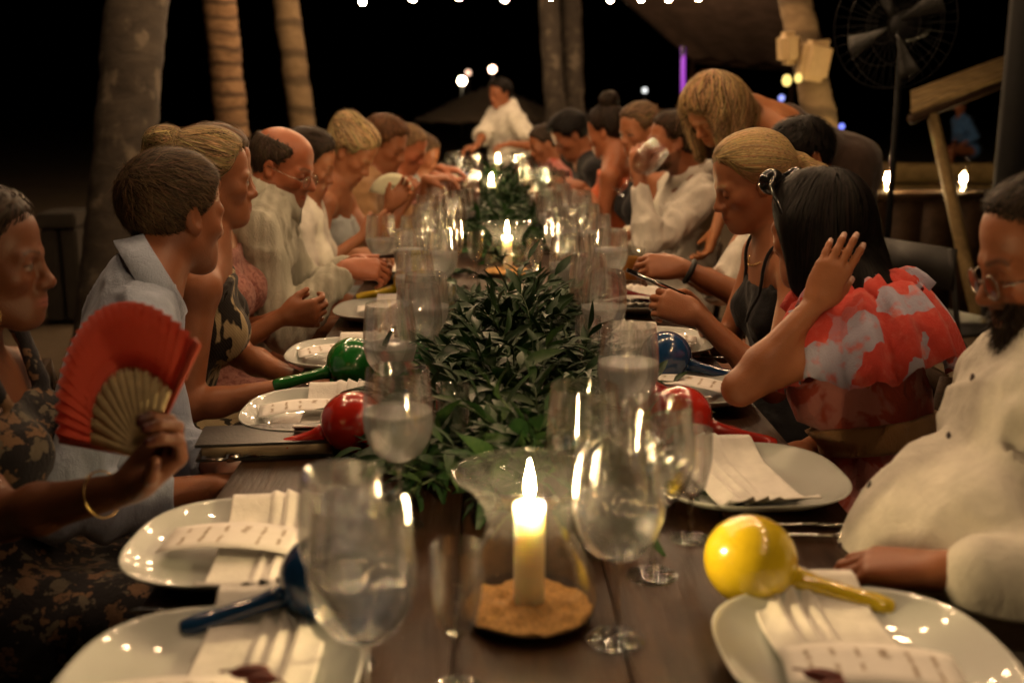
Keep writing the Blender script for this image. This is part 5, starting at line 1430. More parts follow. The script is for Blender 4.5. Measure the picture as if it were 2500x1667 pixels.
p = person('drinking', 'bearded man in an off white shirt drinking from a wine glass', h, 184, -2, W(1690, 440, 4.48), A(W(1662, 640, 4.5)[0], h[1] + 0.02, 0.53), 188, False, skin=(0.36, 0.17, 0.10),
       armL=dict(w=W(1560, 432, 4.22), hint=A(-0.25, -0.3, -1), hd=A(.0, .1, 1), hn=A(.4, .9, 0), curl=(0.7, 0.7, 0.7, 0.7)), armR=dict(w=W(1525, 575, 4.45), hint=A(0.3, 0.3, -1), hd=A(-1, 0, -.3), hn=A(0, 0, -1)),
       hair=dict(style='radiate', strands=900, th=0.010, slen=0.03, lift=0.005, width=0.002), haircol=(0.040, 0.024, 0.014), beard=0.5,
       garments=[dict(kind='shirt', mat=C_LINEN, inf=0.016, sleeve=0.92, amp=0.018, fr=(10, 10, 6), collar=True, seed=26, vox=0.009), dict(kind='trousers', mat=C_LINEN, name='trousers')], vox=MID, broad=1.05)
DRINK = p
h = W(1560, 318, 5.05)
p = person('smiling', 'smiling woman with brown hair tied up, leaning towards the drinking man', h, 212, 12, h + A(0.05, 0.0, -0.17), A(0.74, h[1], 0.53), 190, True, skin=SK1,
       hair=dict(style='back', target=(-0.11, 0, 0.05), strands=500, th=0.013, slen=0.1, width=0.003), haircol=(0.13, 0.08, 0.045), garments=[dict(kind='dress', mat=C_BLACKC, inf=0.010, top=0.84, seed=27)], vox=FAR, eyes='open')
h = W(1482, 322, 5.30)
p = person('orange', 'woman with a dark bun in an orange dress, turned away', h, 152, 18, W(1502, 395, 5.28), A(0.66, h[1] - 0.05, 0.53), 165, True, skin=(0.40, 0.18, 0.10),
       armL=dict(w=W(1455, 500, 5.0), hint=A(-0.3, -0.4, -1), hd=A(-1, .2, .3), hn=A(0, 1, 0)),
       hair=dict(style='back', target=(-0.06, 0, 0.13), strands=500, th=0.014, slen=0.1, width=0.003, extra=[('el', (-0.055, 0, 0.150), (0.050, 0.050, 0.045), 0.012)]), haircol=(0.022, 0.014, 0.010),
       garments=[dict(kind='dress', mat=C_ORANGE, inf=0.014, top=0.90, seed=28, amp=0.008, strap=[((0.03, 0.11, 0.44), (-0.05, 0.11, 0.44), 0.03), ((0.03, -0.11, 0.44), (-0.05, -0.11, 0.44), 0.03)])], vox=FAR)
h = W(1392, 330, 5.95)
p = person('leaning', 'black haired man in a dark shirt leaning low over the far right of the table', h, 192, 34, h + A(0.09, 0.02, -0.15), A(0.82, h[1], 0.53), 185, False, skin=(0.35, 0.16, 0.09),
       armL=dict(w=W(1420, 455, 5.7), hint=A(0.3, -0.5, -1), hd=A(-1, 0, .2), hn=A(0, .5, -.7)),
       hair=dict(style='forward', strands=500, th=0.020, slen=0.05, width=0.003), haircol=BLACK, garments=[dict(kind='shirt', mat=C_BLACKC, inf=0.015, sleeve=0.3, seed=29)], vox=FAR)
h = W(1330, 352, 7.1)
p = person('rightfar', 'guest in rust red at the far right end of the table', h, 190, 20, h + A(0.04, 0, -0.16), A(0.60, h[1], 0.53), 185, False, skin=SK2,
       hair=dict(style='radiate', strands=0, th=0.014), haircol=DARK, garments=[dict(kind='shirt', mat=C_RUST, inf=0.015, sleeve=0.3, seed=30)], vox=FAR)

# ---- details worn or held
# collar-less placket with dark buttons and a cuff on the bearded man's shirt
def buttons():
    P = BEARD; L = P['torso'](0.020); dfn = folds(0.013, (6, 8, 9), 21); M = simple('dark_button', (0.03, 0.02, 0.018), 0.35)
    for k, t in enumerate((0.99, 0.83, 0.66, 0.49, 0.31, 0.14)):
        base = P['hip'] + P['u'] * P['tl'] * t + P['l2'] * 0.012; q = base + P['f2'] * 0.40
        for _ in range(60):
            d = sdf(L, q[None].astype(np.float32))[0] + dfn(q[None].astype(np.float32))[0]
            q = q - P['f2'] * max(d, -0.01) * 0.6
        b = MB(); b.lathe([(0.0003, 0.0), (0.0064, 0.0), (0.0068, 0.0016), (0.0056, 0.0028), (0.0003, 0.0024)], 14)
        o = b.obj('button', M, P['root']); Rz = np.stack([P['u'], np.cross(P['f2'], P['u']), P['f2']], 1)
        o.matrix_local = Matrix(np.vstack([np.hstack([Rz, (q + P['f2'] * 0.001 - P['O'])[:, None]]), [0, 0, 0, 1]]).tolist())
    # stand collar
    c = P['neck']; ax = nrm(0.7 * P['u'] + 0.3 * nrm(P['hb'] - P['neck'])); f = nrm(P['f2'] - ax * np.dot(P['f2'], ax)); l = np.cross(ax, f); V, n = [], 30
    for i in range(n):
        th = math.radians(6 + 348 * i / (n - 1)); ea = abs(math.pi - th) / math.pi
        for rr, zz in ((0.078, -0.02), (0.073, 0.006), (0.070, 0.030)): V.append(c + (math.cos(th) * f + math.sin(th) * l) * rr + ax * (zz - 0.026 * ea ** 2) + f * 0.012 - P['O'])
    Q = [[i * 3 + k, i * 3 + k + 1, i * 3 + k + 4, i * 3 + k + 3] for i in range(n - 1) for k in range(2)]
    solid(link('collar', np_mesh('collar', np.array(V), np.array(Q)), C_WHITE, P['root']), 0.003)
buttons()
def beard_hair(P, col, n=1500, ln=0.018, full=0.0):
    """short full beard: strands rooted on the jaw"""
    if full:
        q_ = lambda *v: P['head'] + P['R'] @ (np.array(v) * P['hs'])
        B = []
        for s_ in (1, -1):
            B.append(RC(q_(0.004, s_ * 0.056, -0.045), q_(0.056, s_ * 0.026, -0.106), 0.016, 0.024, 0.02))
            B.append(RC(q_(0.094, s_ * 0.010, -0.0575), q_(0.082, s_ * 0.030, -0.074), 0.006, 0.007, 0.008)); B.append(RC(q_(0.080, s_ * 0.031, -0.074), q_(0.062, s_ * 0.026, -0.100), 0.010, 0.018, 0.01))
        B.append(RC(q_(0.074, 0, -0.106), q_(0.070, 0, -0.106 - full), 0.026, 0.020, 0.03))
        V_, Q_ = surf(B, 0.0045, disp=lambda Pn: (-0.004 * vnoise(Pn * np.array([60, 60, 22], np.float32), 3)).astype(np.float32), amp=0.005)
        C_ = np.clip(np.array(col)[None] * (1 + 0.4 * vnoise(V_ * np.float32(120))[:, None]), 0, 1)
        link('beard_mass', np_mesh('beard_mass', V_ - P['O'], Q_, True, C_), M_HAIR, P['root'])
    hp = head_prims(P['head'], P['R'], P['fem'], P['hs']); rg = np.random.default_rng(2)
    th = rg.uniform(-1.9, 1.9, n * 3); z = rg.uniform(-0.128, -0.045, n * 3)
    q = np.stack([0.03 + 0.06 * np.cos(th), 0.058 * np.sin(th), z], 1)
    S = (P['head'] + (q * P['hs']) @ P['R'].T).astype(np.float32)
    for _ in range(4): S = S - sdf(hp, S)[:, None] * grad(hp, S) * 0.9
    q = (S - P['head']) @ P['R'] / P['hs']
    ok = (q[:, 2] < -0.046 + 0.3 * np.maximum(0, 0.03 - q[:, 0])) & ~((np.abs(q[:, 1]) < 0.024) & (q[:, 2] > -0.084) & (q[:, 2] < -0.064)) & ~((np.abs(q[:, 1]) < 0.034) & (q[:, 2] > -0.055) & (q[:, 0] > 0.088)) & (q[:, 0] > -0.012)
    S = S[ok][:n]; n = len(S); G = grad(hp, S)
    dn = P['R'] @ A(0.35, 0, -1); D = G * 0.5 + dn + rg.normal(size=(n, 3)) * 0.25; D /= np.linalg.norm(D, axis=1)[:, None]
    L = (ln * rg.uniform(0.6, 1.2, n))[:, None]; sd = np.cross(D, G); sd /= np.linalg.norm(sd, axis=1)[:, None] + 1e-9
    w = 0.0011
    V = np.stack([S - sd * w, S + sd * w, S + D * L + sd * w * 0.2, S + D * L - sd * w * 0.2], 1).reshape(-1, 3)
    C = np.repeat(np.clip(np.array(col)[None] * rg.uniform(0.6, 1.5, (n, 1)), 0, 1), 4, 0)
    o = link('beard', np_mesh('beard', V - P['O'], np.arange(n * 4).reshape(-1, 4), True, C), M_HAIR, P['root']); o['kind'] = 'stuff'
beard_hair(BEARD, (0.028, 0.018, 0.011), 3000, 0.026, 0.03)
beard_hair(DRINK, (0.040, 0.024, 0.014), 900, 0.014)

def ruffle(P):
    """two flounces round the shoulders, a belt and a hanging frill"""
    c = P['neck'] - P['u'] * 0.03; V = []; n, m = 120, 9
    for i in range(n):
        a = 2 * math.pi * i / n
        d = math.cos(a) * P['f2'] + math.sin(a) * P['l2']
        ax_ = 0.105 + 0.115 * abs(math.sin(a)) ** 1.3
        for j in range(m):
            t = j / (m - 1)
            wave = (0.017 * math.sin(17 * a + 1.6 * math.sin(3 * a)) + 0.008 * math.sin(37 * a + 2 * math.sin(5 * a))) * t ** 1.1
            r = 0.066 + (ax_ + 0.022 - 0.066) * min(1, t * 1.5) ** 0.9 + 0.03 * max(0, t - 0.6) + wave
            zz = 0.070 - 0.040 * min(1, t * 1.6) - 0.225 * max(0, t - 0.40) ** 1.05 + 0.5 * wave + 0.012 * math.sin(6 * a + 1) * t
            V.append(c + d * r + P['u'] * zz)
    Q = [[i * m + j, i * m + j + 1, ((i + 1) % n) * m + j + 1, ((i + 1) % n) * m + j] for i in range(n) for j in range(m - 1)]
    solid(link('ruffle', np_mesh('ruffle', np.array(V) - P['O'], np.array(Q)), C_REDP, P['root']), 0.002)
    V = []; m = 6
    for i in range(n):
        a = 2 * math.pi * i / n; d = math.cos(a) * P['f2'] + math.sin(a) * P['l2']
        for j in range(m):
            t = j / (m - 1); wave = (0.008 * math.sin(13 * a + 2) + 0.005 * math.sin(29 * a)) * (0.3 + t)
            V.append(c + d * (0.066 + 0.075 * t * (0.75 + 0.5 * abs(math.sin(a))) + wave) + P['u'] * (0.068 + 0.014 * math.sin(math.pi * t) - 0.040 * t * t + wave))
    Q = [[i * m + j, i * m + j + 1, ((i + 1) % n) * m + j + 1, ((i + 1) % n) * m + j] for i in range(n) for j in range(m - 1)]
    solid(link('neck_frill', np_mesh('neck_frill', np.array(V) - P['O'], np.array(Q)), C_REDP, P['root']), 0.002)
    L = P['torso'](0.026); t0 = P['hip'] + P['u'] * P['tl'] * 0.46
    L += [PL(t0 + P['u'] * 0.028, P['u'], 0.006), PL(t0 - P['u'] * 0.028, -P['u'], 0.006)]
    mb = fabric('belt_weave', (0.36, 0.20, 0.09), 1600, 1.0)
    put(P, 'belt', L, 0.007, mb)
ruffle(RED)
# sunglasses pushed up on her hair
def sunglasses():
    P = RED; M = simple('black_plastic', (0.012, 0.011, 0.011), 0.12); hd, R, hs = P['head'], P['R'], P['hs']
    def q(x, y, z): return hd + R @ (A(x, y, z) * hs) - P['O']
    m = MB()
    for s in (1, -1):
        m.tube([q(0.075, s * 0.012, 0.122), q(0.070, s * 0.05, 0.122), q(0.052, s * 0.085, 0.10), q(0.02, s * 0.098, 0.045), q(-0.02, s * 0.100, -0.005)], [0.004, 0.005, 0.005, 0.0035, 0.003], 8)
    m.tube([q(0.075, 0.012, 0.122), q(0.078, 0, 0.126), q(0.075, -0.012, 0.122)], 0.003, 8)
    o = m.obj('sunglasses', M, P['root'])
    for s in (1, -1):
        g = MB(); g.ball(q(0.083, s * 0.042, 0.110), 0.026, 16, 10, (1, 1, 1)); g.obj('lens', M, o)
sunglasses()

# red folding fan
def folding_fan(name, label, pivot, axr, axu, a0, a1, R0, R1, n, mats, ribs=True):
    axr, axu = nrm(axr), nrm(axu); nn = np.cross(axr, axu)
    o = empty(name, pivot, 0, label, 'fan')
    V = []; half = 2 * n
    for i in range(half + 1):
        a = a0 + (a1 - a0) * i / half
        d = math.cos(a) * axr + math.sin(a) * axu; z = 0.0042 * (1 if i % 2 else -1)
        for j, r in enumerate((R0, R0 + 0.3 * (R1 - R0), R0 + 0.65 * (R1 - R0), R1)): V.append(d * r + nn * z * (0.5 + 0.5 * r / R1))
    Q = [[i * 4 + j, i * 4 + j + 1, (i + 1) * 4 + j + 1, (i + 1) * 4 + j] for i in range(half) for j in range(3)]
    solid(link('fan_cloth', np_mesh('fan_cloth', np.array(V), np.array(Q), False), mats[0], o), 0.0006)
    for i in range(n + 1):
        a = a0 + (a1 - a0) * i / n; d = math.cos(a) * axr + math.sin(a) * axu; s = -math.sin(a) * axr + math.cos(a) * axu
        z = nn * (0.0022 if i % 2 else -0.0022) + nn * (0.0012 * (i - n / 2) / n)
        r1 = R1 * 1.0 if i in (0, n) else R0 * 1.04
        w0, w1 = 0.0042, 0.0088 if i not in (0, n) else 0.007
        P0, P1 = d * -0.018 + z, d * r1 + z
        tt = nn * 0.0007
        V = [P0 - s * w0 - tt, P0 + s * w0 - tt, P1 + s * w1 - tt, P1 - s * w1 - tt, P0 - s * w0 + tt, P0 + s * w0 + tt, P1 + s * w1 + tt, P1 - s * w1 + tt]
        MB().add(V, [[0, 3, 2, 1], [4, 5, 6, 7], [0, 1, 5, 4], [1, 2, 6, 5], [2, 3, 7, 6], [3, 0, 4, 7]]).obj('rib', mats[1 if i not in (0, n) else 2], o, False)
    return o
M_FANRED = fabric('fan_red_cloth', (0.40, 0.085, 0.060), 1200, 0.3)
_n = M_FANRED.node_tree; _t = _n.nodes.new('ShaderNodeBsdfTranslucent'); _t.inputs['Color'].default_value = (0.60, 0.12, 0.075, 1)
_m = _n.nodes.new('ShaderNodeMixShader'); _m.inputs['Fac'].default_value = 0.45
_n.links.new(_n.nodes['Principled BSDF'].outputs[0], _m.inputs[1]); _n.links.new(_t.outputs[0], _m.inputs[2]); _n.links.new(_m.outputs[0], _n.nodes['Material Output'].inputs['Surface'])
M_FANRIB = simple('bamboo', (0.85, 0.68, 0.38), 0.5, 0, 0.15, 60)
M_FANGUARD = simple('fan_guard_red', (0.55, 0.10, 0.06), 0.4)
pv = W(352, 1112, 1.46)
folding_fan('folding_fan', 'red pleated folding fan with bamboo ribs held in front of the blue shirt', pv, nrm(RGT * 0.80 - A(0.0, 0.60, 0)), A(0.0, 0.10, 1.0), math.radians(55), math.radians(184), 0.112, 0.203, 24, (M_FANRED, M_FANRIB, M_FANGUARD))
M_PAPER = simple('pale_paper', (0.62, 0.62, 0.46), 0.8, 0, 0.06, 40)
folding_fan('folding_fan', 'pale paper fan held up by the guest next to the blonde woman', W(955, 478, 4.66), RGT, A(0.1, 0, 1.0), math.radians(20), math.radians(165), 0.03, 0.095, 12, (M_PAPER, M_PAPER, M_PAPER))
# phones, cup and tilted glass in hands
def phone(c, R, label, screen=None):
    o = empty('phone', c, 0, label, 'phone')
    me = bpy.data.meshes.new('case'); bm = bmesh.new(); bmesh.ops.create_cube(bm, size=1); bmesh.ops.scale(bm, vec=(0.148, 0.072, 0.009), verts=bm.verts)
    bmesh.ops.bevel(bm, geom=[e for e in bm.edges if abs((e.verts[0].co - e.verts[1].co).z) > 0.005], offset=0.010, segments=3, affect='EDGES'); bm.to_mesh(me); bm.free()
    cs = link('case', me, simple('phone_case', (0.015, 0.014, 0.014), 0.2), o)
    sm = MB().box((0, 0, 0.0049), (0.138, 0.064, 0.0004)).obj('screen', simple('phone_glass', (0.008, 0.008, 0.009), 0.05), o, False)
    MB().box((0, 0.0366, 0), (0.10, 0.001, 0.006)).obj('metal_edge', M_STEEL, o, False)
    o.rotation_euler = Matrix(np.asarray(R).tolist()).to_euler()
    return o
def frame(x, z): x = nrm(x); z = nrm(np.asarray(z, float) - x * np.dot(x, z)); return np.stack([x, np.cross(z, x), z], 1)
phone(W(1600, 690, 2.60), frame(A(-0.8, 0.1, 0.35), A(0.45, 0.1, 0.85)), 'black phone held in both hands by the ponytail woman')
phone(W(985, 622, 3.36), frame(A(0.8, -0.5, 0.1), A(-0.2, 0.1, 1)), 'black phone in the hands of the balding man')
gl = wine_glass(0, 0, 'tilted wine glass at the lips of the man drinking in white', None, 1.0)
gl.location = W(1508, 470, 4.22); gl.rotation_euler = (0.1, math.radians(42), 0.2)
gl['group'] = 'glasses held in hands'

# chairs
ME_CH = {}
def chair(x, y, face, label):
    if not ME_CH:
        ME_CH['seat'] = MB().box((0, 0, 0.425), (0.42, 0.42, 0.035)).mesh('seat', False)
        ME_CH['back'] = MB().tube([(-0.20, -0.18, 0.44), (-0.25, -0.18, 0.72)], 0.016, 8).tube([(-0.20, 0.18, 0.44), (-0.25, 0.18, 0.72)], 0.016, 8).box((-0.245, 0, 0.69), (0.022, 0.36, 0.07)).box((-0.228, 0, 0.58), (0.018, 0.34, 0.05)).mesh('backrest', False)
        ME_CH['leg'] = MB().tube([(0, 0, 0.41), (0, 0, -0.02)], [0.019, 0.014], 8).mesh('leg', False)
        for v in ME_CH.values(): v.materials.append(M_DARKWOOD)
    o = empty('chair', (x, y, 0), face, label, 'chair', 'dark chairs round the table')
    link('seat', ME_CH['seat'], None, o); link('backrest', ME_CH['back'], None, o)
    for sx in (-0.18, 0.18):
        for sy in (-0.18, 0.18): l = link('leg', ME_CH['leg'], None, o); l.location = (sx, sy, 0)
CH = dict(earring='woman with the hoop earring', blue='man in the pale blue shirt', updo='woman with the blonde bun', pink='woman in pink lace', bald='balding man with glasses', blouse='guest in the cream blouse',
          blonde='blonde woman in pale blue', fanner='auburn haired guest', reaching='guest reaching over the table', leftfar='guest in grey', beard='bearded man in glasses', red='woman in the red ruffled dress',
          ponytail='ponytail woman', watch='man with the black watch', drinking='man drinking in white', smiling='smiling woman', orange='woman in orange', leaning='man leaning low', rightfar='guest in rust red')
for k, s in CH.items():
    P = PEOPLE[k]; chair(P['hip'][0] - P['f'][0] * 0.03, P['hip'][1] - P['f'][1] * 0.03, math.atan2(P['f'][1], P['f'][0]), 'dark wooden chair under the ' + s)
# ------------------------------------------------------------------ garden behind the party
def bark(name, c1, c2, ring=0.0, patch=None):
    t = NT(name); v = t.coord()
    n = t.noise(t.coord((1, 1, 2.2)), 7, 7, 0.65, 0.8); c = t.ramp(n, [(0.3, c1), (0.7, c2)])
    if patch:
        f = t.noise(t.coord((1, 1, 0.7)), 9, 3); c = t.mix(t.ramp(f, [(0.55, (0, 0, 0)), (0.68, (0.8, 0.8, 0.8))]), c, patch)
    if ring:
        w = t.new('ShaderNodeTexWave', Scale=ring, bands_direction='Z', Distortion=2.2); w.inputs['Detail'].default_value = 3; w.inputs['Detail Scale'].default_value = 2.5
        t.lk(v, w.inputs['Vector']); c = t.mix(t.ramp(w.outputs['Fac'], [(0.05, (0.75, 0.75, 0.75)), (0.45, (0, 0, 0))]), c, tuple(0.35 * x for x in c1))
    t.base(c); t.set(Roughness=0.9); t.bump(n, 0.7, 0.015)
    return t.m
M_PALM1 = bark('palm_bark_grey', (0.018, 0.013, 0.009), (0.052, 0.040, 0.028), patch=(0.13, 0.105, 0.075))
M_PALM2 = bark('palm_bark_tan', (0.10, 0.052, 0.022), (0.30, 0.18, 0.09), 2.6)
M_PALM3 = bark('palm_bark_pale', (0.15, 0.10, 0.05), (0.24, 0.165, 0.088), 1.2)
M_FROND = simple('palm_leaf', (0.035, 0.06, 0.02), 0.6)
def frond_mesh(seed):
    rg = np.random.default_rng(seed); m = MB(); n = 26
    pts = [np.array([0.1 + 2.6 * t, 0, 0.9 * t - 1.9 * t * t]) for t in np.linspace(0, 1, n)]
    m.tube(pts, np.linspace(0.03, 0.005, n), 5)
    for i in range(3, n):
        for s in (1, -1):
            L = 0.65 * math.sin(0.35 + 2.5 * i / n); b = pts[i]; d = nrm(np.array([0.6, s * 0.9, -0.35 + 0.2 * rg.normal()])); w = np.array([0.028, 0, 0])
            m.add([b - w, b + w, b + d * L * 0.6 + w * 0.8, b + d * L * 0.6 - w * 0.8, b + d * L + np.array([0, 0, -0.08])], [[0, 1, 2, 3]], [[3, 2, 4]])
    return m.mesh('frond', False)
ME_FROND = [frond_mesh(k) for k in (1, 2)]
for me in ME_FROND: me.materials.append(M_FROND)
def palm(base, top, r0, r1, mat, label, rings=0.09, ring_amp=0.03, seed=0, crown=True):
    base, top = np.asarray(base, float), np.asarray(top, float)
    o = empty('palm_tree', base, 0, label, 'palm tree', 'palm trees beside the table')
    H = np.linalg.norm(top - base); n, k = int(H / 0.03), 26; V = []
    bend = np.array([0.10, 0.05, 0]) * math.sin(seed)
    ax = (top - base)
    for i in range(n + 1):
        t = i / n; c = ax * t + bend * math.sin(math.pi * t)
        ph = (t * H / rings) % 1.0
        r = r0 + (r1 - r0) * t + 0.35 * r0 * math.exp(-t * H / 0.35)
        r *= 1 + ring_amp * (ph ** 2 - 0.4) + 0.0
        for j in range(k): V.append([c[0] + r * math.cos(2 * math.pi * j / k), c[1] + r * math.sin(2 * math.pi * j / k), c[2]])
    V = np.array(V, np.float32); N_ = vnoise(V * 6 + seed * 9, seed)[:, None] * 0.012 + vnoise(V * np.array([14, 14, 30], np.float32), seed + 1)[:, None] * 0.006
    cen = np.repeat(np.array([ax * (i / n) + bend * math.sin(math.pi * i / n) for i in range(n + 1)]), k, 0); dr = V - cen; dr[:, 2] = 0; dr /= np.linalg.norm(dr, axis=1)[:, None] + 1e-6
    V = V + dr * N_
    Q = [[i * k + j, i * k + (j + 1) % k, (i + 1) * k + (j + 1) % k, (i + 1) * k + j] for i in range(n) for j in range(k)]
    link('trunk', np_mesh('trunk', V, np.array(Q)), mat, o)
    if crown:
        c = empty('crown', tuple(top - base)); c.parent = o
        for j in range(11):
            fr = link('frond', ME_FROND[j % 2], None, c); fr.rotation_euler = (0, random.uniform(-0.35, 0.25), 2 * math.pi * j / 11 + random.uniform(-0.2, 0.2))
    return o
def ground_under(px, py, D):
    p = W(px, py, D); return A(p[0], p[1], -0.05)
def trunk_line(x0, y0, x1, y1, D, H=8.5):
    """centre line through two seen points at one distance, carried down to the ground and up to H"""
    a, b = W(x0, y0, D), W(x1, y1, D); d = (a - b) / (a[2] - b[2])
    return b + d * (-0.05 - b[2]), b + d * (H - b[2])
b, t = trunk_line(305, 0, 275, 600, 5.6); palm(b, t, 0.160, 0.135, M_PALM1, 'thick mottled grey palm trunk rising at the left behind the blue shirted man', 0.12, 0.015, 1)
b, t = trunk_line(513, 0, 556, 330, 9.0); palm(b, t, 0.135, 0.118, M_PALM2, 'ringed tan palm trunk, middle one of the three on the left', 0.085, 0.10, 2)
b, t = trunk_line(695, 0, 738, 310, 10.5); palm(b, t, 0.125, 0.108, M_PALM3, 'smooth pale palm trunk, rightmost of the three on the left', 0.20, 0.025, 3)
b, t = trunk_line(1352, 0, 1362, 280, 14.5); palm(b, t, 0.14, 0.12, M_PALM1, 'left stem of the dim pair of palm trunks behind the standing man', 0.11, 0.03, 4)
b, t = trunk_line(1408, 0, 1410, 280, 14.8); palm(b, t, 0.14, 0.12, M_PALM1, 'right stem of the dim pair of palm trunks behind the standing man', 0.11, 0.03, 5)
b, t = trunk_line(1945, 0, 2028, 400, 7.6); palm(b, t, 0.118, 0.100, M_PALM3, 'pale lamp lit palm trunk on the right with fixtures strapped on', 0.16, 0.03, 6)
# lamp fixture strapped to the right trunk
def trunk_lamp():
    o = empty('spotlight_fixture', W(1950, 150, 7.5), 0, 'pair of boxed spotlights strapped to the right palm trunk, bulbs glowing below', 'lamp')
    O = W(1950, 150, 7.5); Mb = simple('fixture_tan', (0.42, 0.30, 0.15), 0.6, 0, 0.1, 14); Ml = emis('amber_bulb', (1.0, 0.72, 0.20), 1.6)
    for (px, py, w, hh, rz) in ((1925, 118, 0.13, 0.21, -0.15), (1988, 150, 0.19, 0.26, 0.12)):
        me = bpy.data.meshes.new('lamp_box'); bm = bmesh.new(); bmesh.ops.create_cube(bm, size=1); bmesh.ops.scale(bm, vec=(w, 0.15, hh), verts=bm.verts)
        bmesh.ops.bevel(bm, geom=list(bm.edges), offset=0.035, segments=3, affect='EDGES'); bm.to_mesh(me); bm.free()
        c = link('lamp_box', me, Mb, o); c.location = W(px, py, 7.33) - O; c.rotation_euler = (0.1, rz, 0.2)
    for px, py, r in ((1921, 197, 0.032), (1949, 191, 0.026)):
        m = MB(); m.ball((0, 0, 0), r, 12, 8, (1, 1, 1.2)); b = m.obj('lamp_bulb', Ml, o); b.location = W(px, py, 7.25) - O
    m = MB(); c = W(1975, 110, 7.6) - O; m.tube([c + A(0.125 * math.cos(a), 0.125 * math.sin(a), 0.02 * math.cos(a)) for a in np.linspace(0, 2 * math.pi, 25)], 0.018, 8, False); m.obj('strap', Mb, o)
trunk_lamp()
# thatched parasol and far lights
def thatch():
    c = W(1200, 280, 17.0); o = empty('thatched_parasol', (c[0], c[1], 0), 0, 'dim thatched beach parasol behind the standing man', 'parasol')
    V, n, m = [], 64, 14; apex = W(1200, 208, 17)[2]; rg = np.random.default_rng(4)
    for i in range(m + 1):
        t = i / m
        for k in range(n):
            a = 2 * math.pi * k / n; r = 1.15 * t * (1 + 0.02 * rg.normal()); V.append([r * math.cos(a), r * math.sin(a), apex - 0.50 * t ** 1.1 - 0.02 * (i % 2) + 0.012 * rg.normal()])
    Q = [[i * n + k, i * n + (k + 1) % n, (i + 1) * n + (k + 1) % n, (i + 1) * n + k] for i in range(m) for k in range(n)]
    solid(link('thatch_roof', np_mesh('thatch_roof', np.array(V), np.array(Q), False), simple('thatch', (0.05, 0.038, 0.026), 0.95, 0, 0.4, 60, 0.8), o), 0.05)
    MB().tube([(0, 0, -0.1), (0, 0, apex - 0.03)], 0.05, 10).obj('pole', M_DARKWOOD, o)
thatch()
def far_light(px, py, D, r, col, st, label):
    p = W(px, py, D); o = empty('garden_lamp', (p[0], p[1], 0), 0, label, 'garden lamp')
    m = MB(); m.ball((0, 0, p[2]), r, 12, 8); m.obj('lamp_globe', emis('garden_lamp_glow', col, st), o)
    MB().tube([(0, 0, -0.1), (0, 0, p[2] - r * 0.6)], 0.015, 6).obj('lamp_post', M_BLACK, o)
far_light(1128, 198, 22, 0.075, (1, .78, .5), 60, 'bright warm garden lamp left of the standing man')
far_light(1143, 178, 24, 0.06, (1, .6, .4), 2.2, 'faint reddish lamp just above the bright garden lamp')
far_light(1202, 170, 24, 0.075, (1, .62, .42), 14, 'soft orange garden lamp above the standing man')
far_light(1574, 221, 22, 0.05, (.8, .82, .8), 2.0, 'dim white lamp above the orange dress')
far_light(1908, 240, 20, 0.05, (.35, .4, 1), 2.0, 'tiny bluish lamp beside the right palm trunk')
far_light(2055, 309, 18, 0.04, (.2, .25, 1), 2.5, 'tiny blue lamp right of the palm trunk')
def led(px0, py0, px1, py1, D, r, label):
    a, b = W(px0, py0, D), W(px1, py1, D); o = empty('light_tube', a, 0, label, 'light')
    MB().tube([A(0, 0, 0), b - a], r, 10).obj('tube', emis('violet_glow', (0.50, 0.07, 0.75), 0.8), o)
    MB().box((b - a) * 0.5 + A(0, r * 1.6, 0), (r * 1.6, r * 0.8, np.linalg.norm(b - a)) if abs((b - a)[2]) > abs((b - a)[0]) else (np.linalg.norm(b - a), r * 0.8, r * 1.6)).obj('backing', M_BLACK, o, False)
led(1668, 115, 1667, 275, 9.0, 0.020, 'upright violet light tube behind the bending woman')
led(1692, 343, 1722, 343, 8.6, 0.022, 'short level violet light under the bending woman')
# dim shade canopy, upper right
def canopy():
    o = empty('shade_canopy', W(1700, 60, 14), 0, 'large dim brown shade canopy overhead at the upper middle right', 'canopy'); O = W(1700, 60, 14)
    cs = [W(1380, -120, 15.5), W(1960, -170, 12.5), W(1935, 172, 17.5), W(1690, 150, 17.5)]
    nx, ny = 26, 16; V = []
    for i in range(nx):
        for j in range(ny):
            u, v = i / (nx - 1), j / (ny - 1)
            p = (1 - v) * ((1 - u) * cs[0] + u * cs[1]) + v * ((1 - u) * cs[3] + u * cs[2]); p = p - O; p[2] -= 0.16 * math.sin(math.pi * u) * math.sin(math.pi * v) + 0.03 * math.sin(u * 23) * v
            V.append(p)
    Q = [[i * ny + j, (i + 1) * ny + j, (i + 1) * ny + j + 1, i * ny + j + 1] for i in range(nx - 1) for j in range(ny - 1)]
    solid(link('cloth', np_mesh('cloth', np.array(V), np.array(Q)), simple('canopy_cloth', (0.13, 0.085, 0.065), 0.95, 0, 0.3, 5), o), 0.01)
    MB().tube([cs[0] - O, cs[1] - O], 0.03, 8).obj('frame_pole', M_DARKWOOD, o); MB().tube([cs[3] - O, cs[2] - O], 0.03, 8).obj('frame_pole', M_DARKWOOD, o)
    for k in (2, 3): p = cs[k] - O; MB().tube([p, A(p[0], p[1], -O[2] - 0.1)], 0.035, 8).obj('post', M_DARKWOOD, o)
canopy()
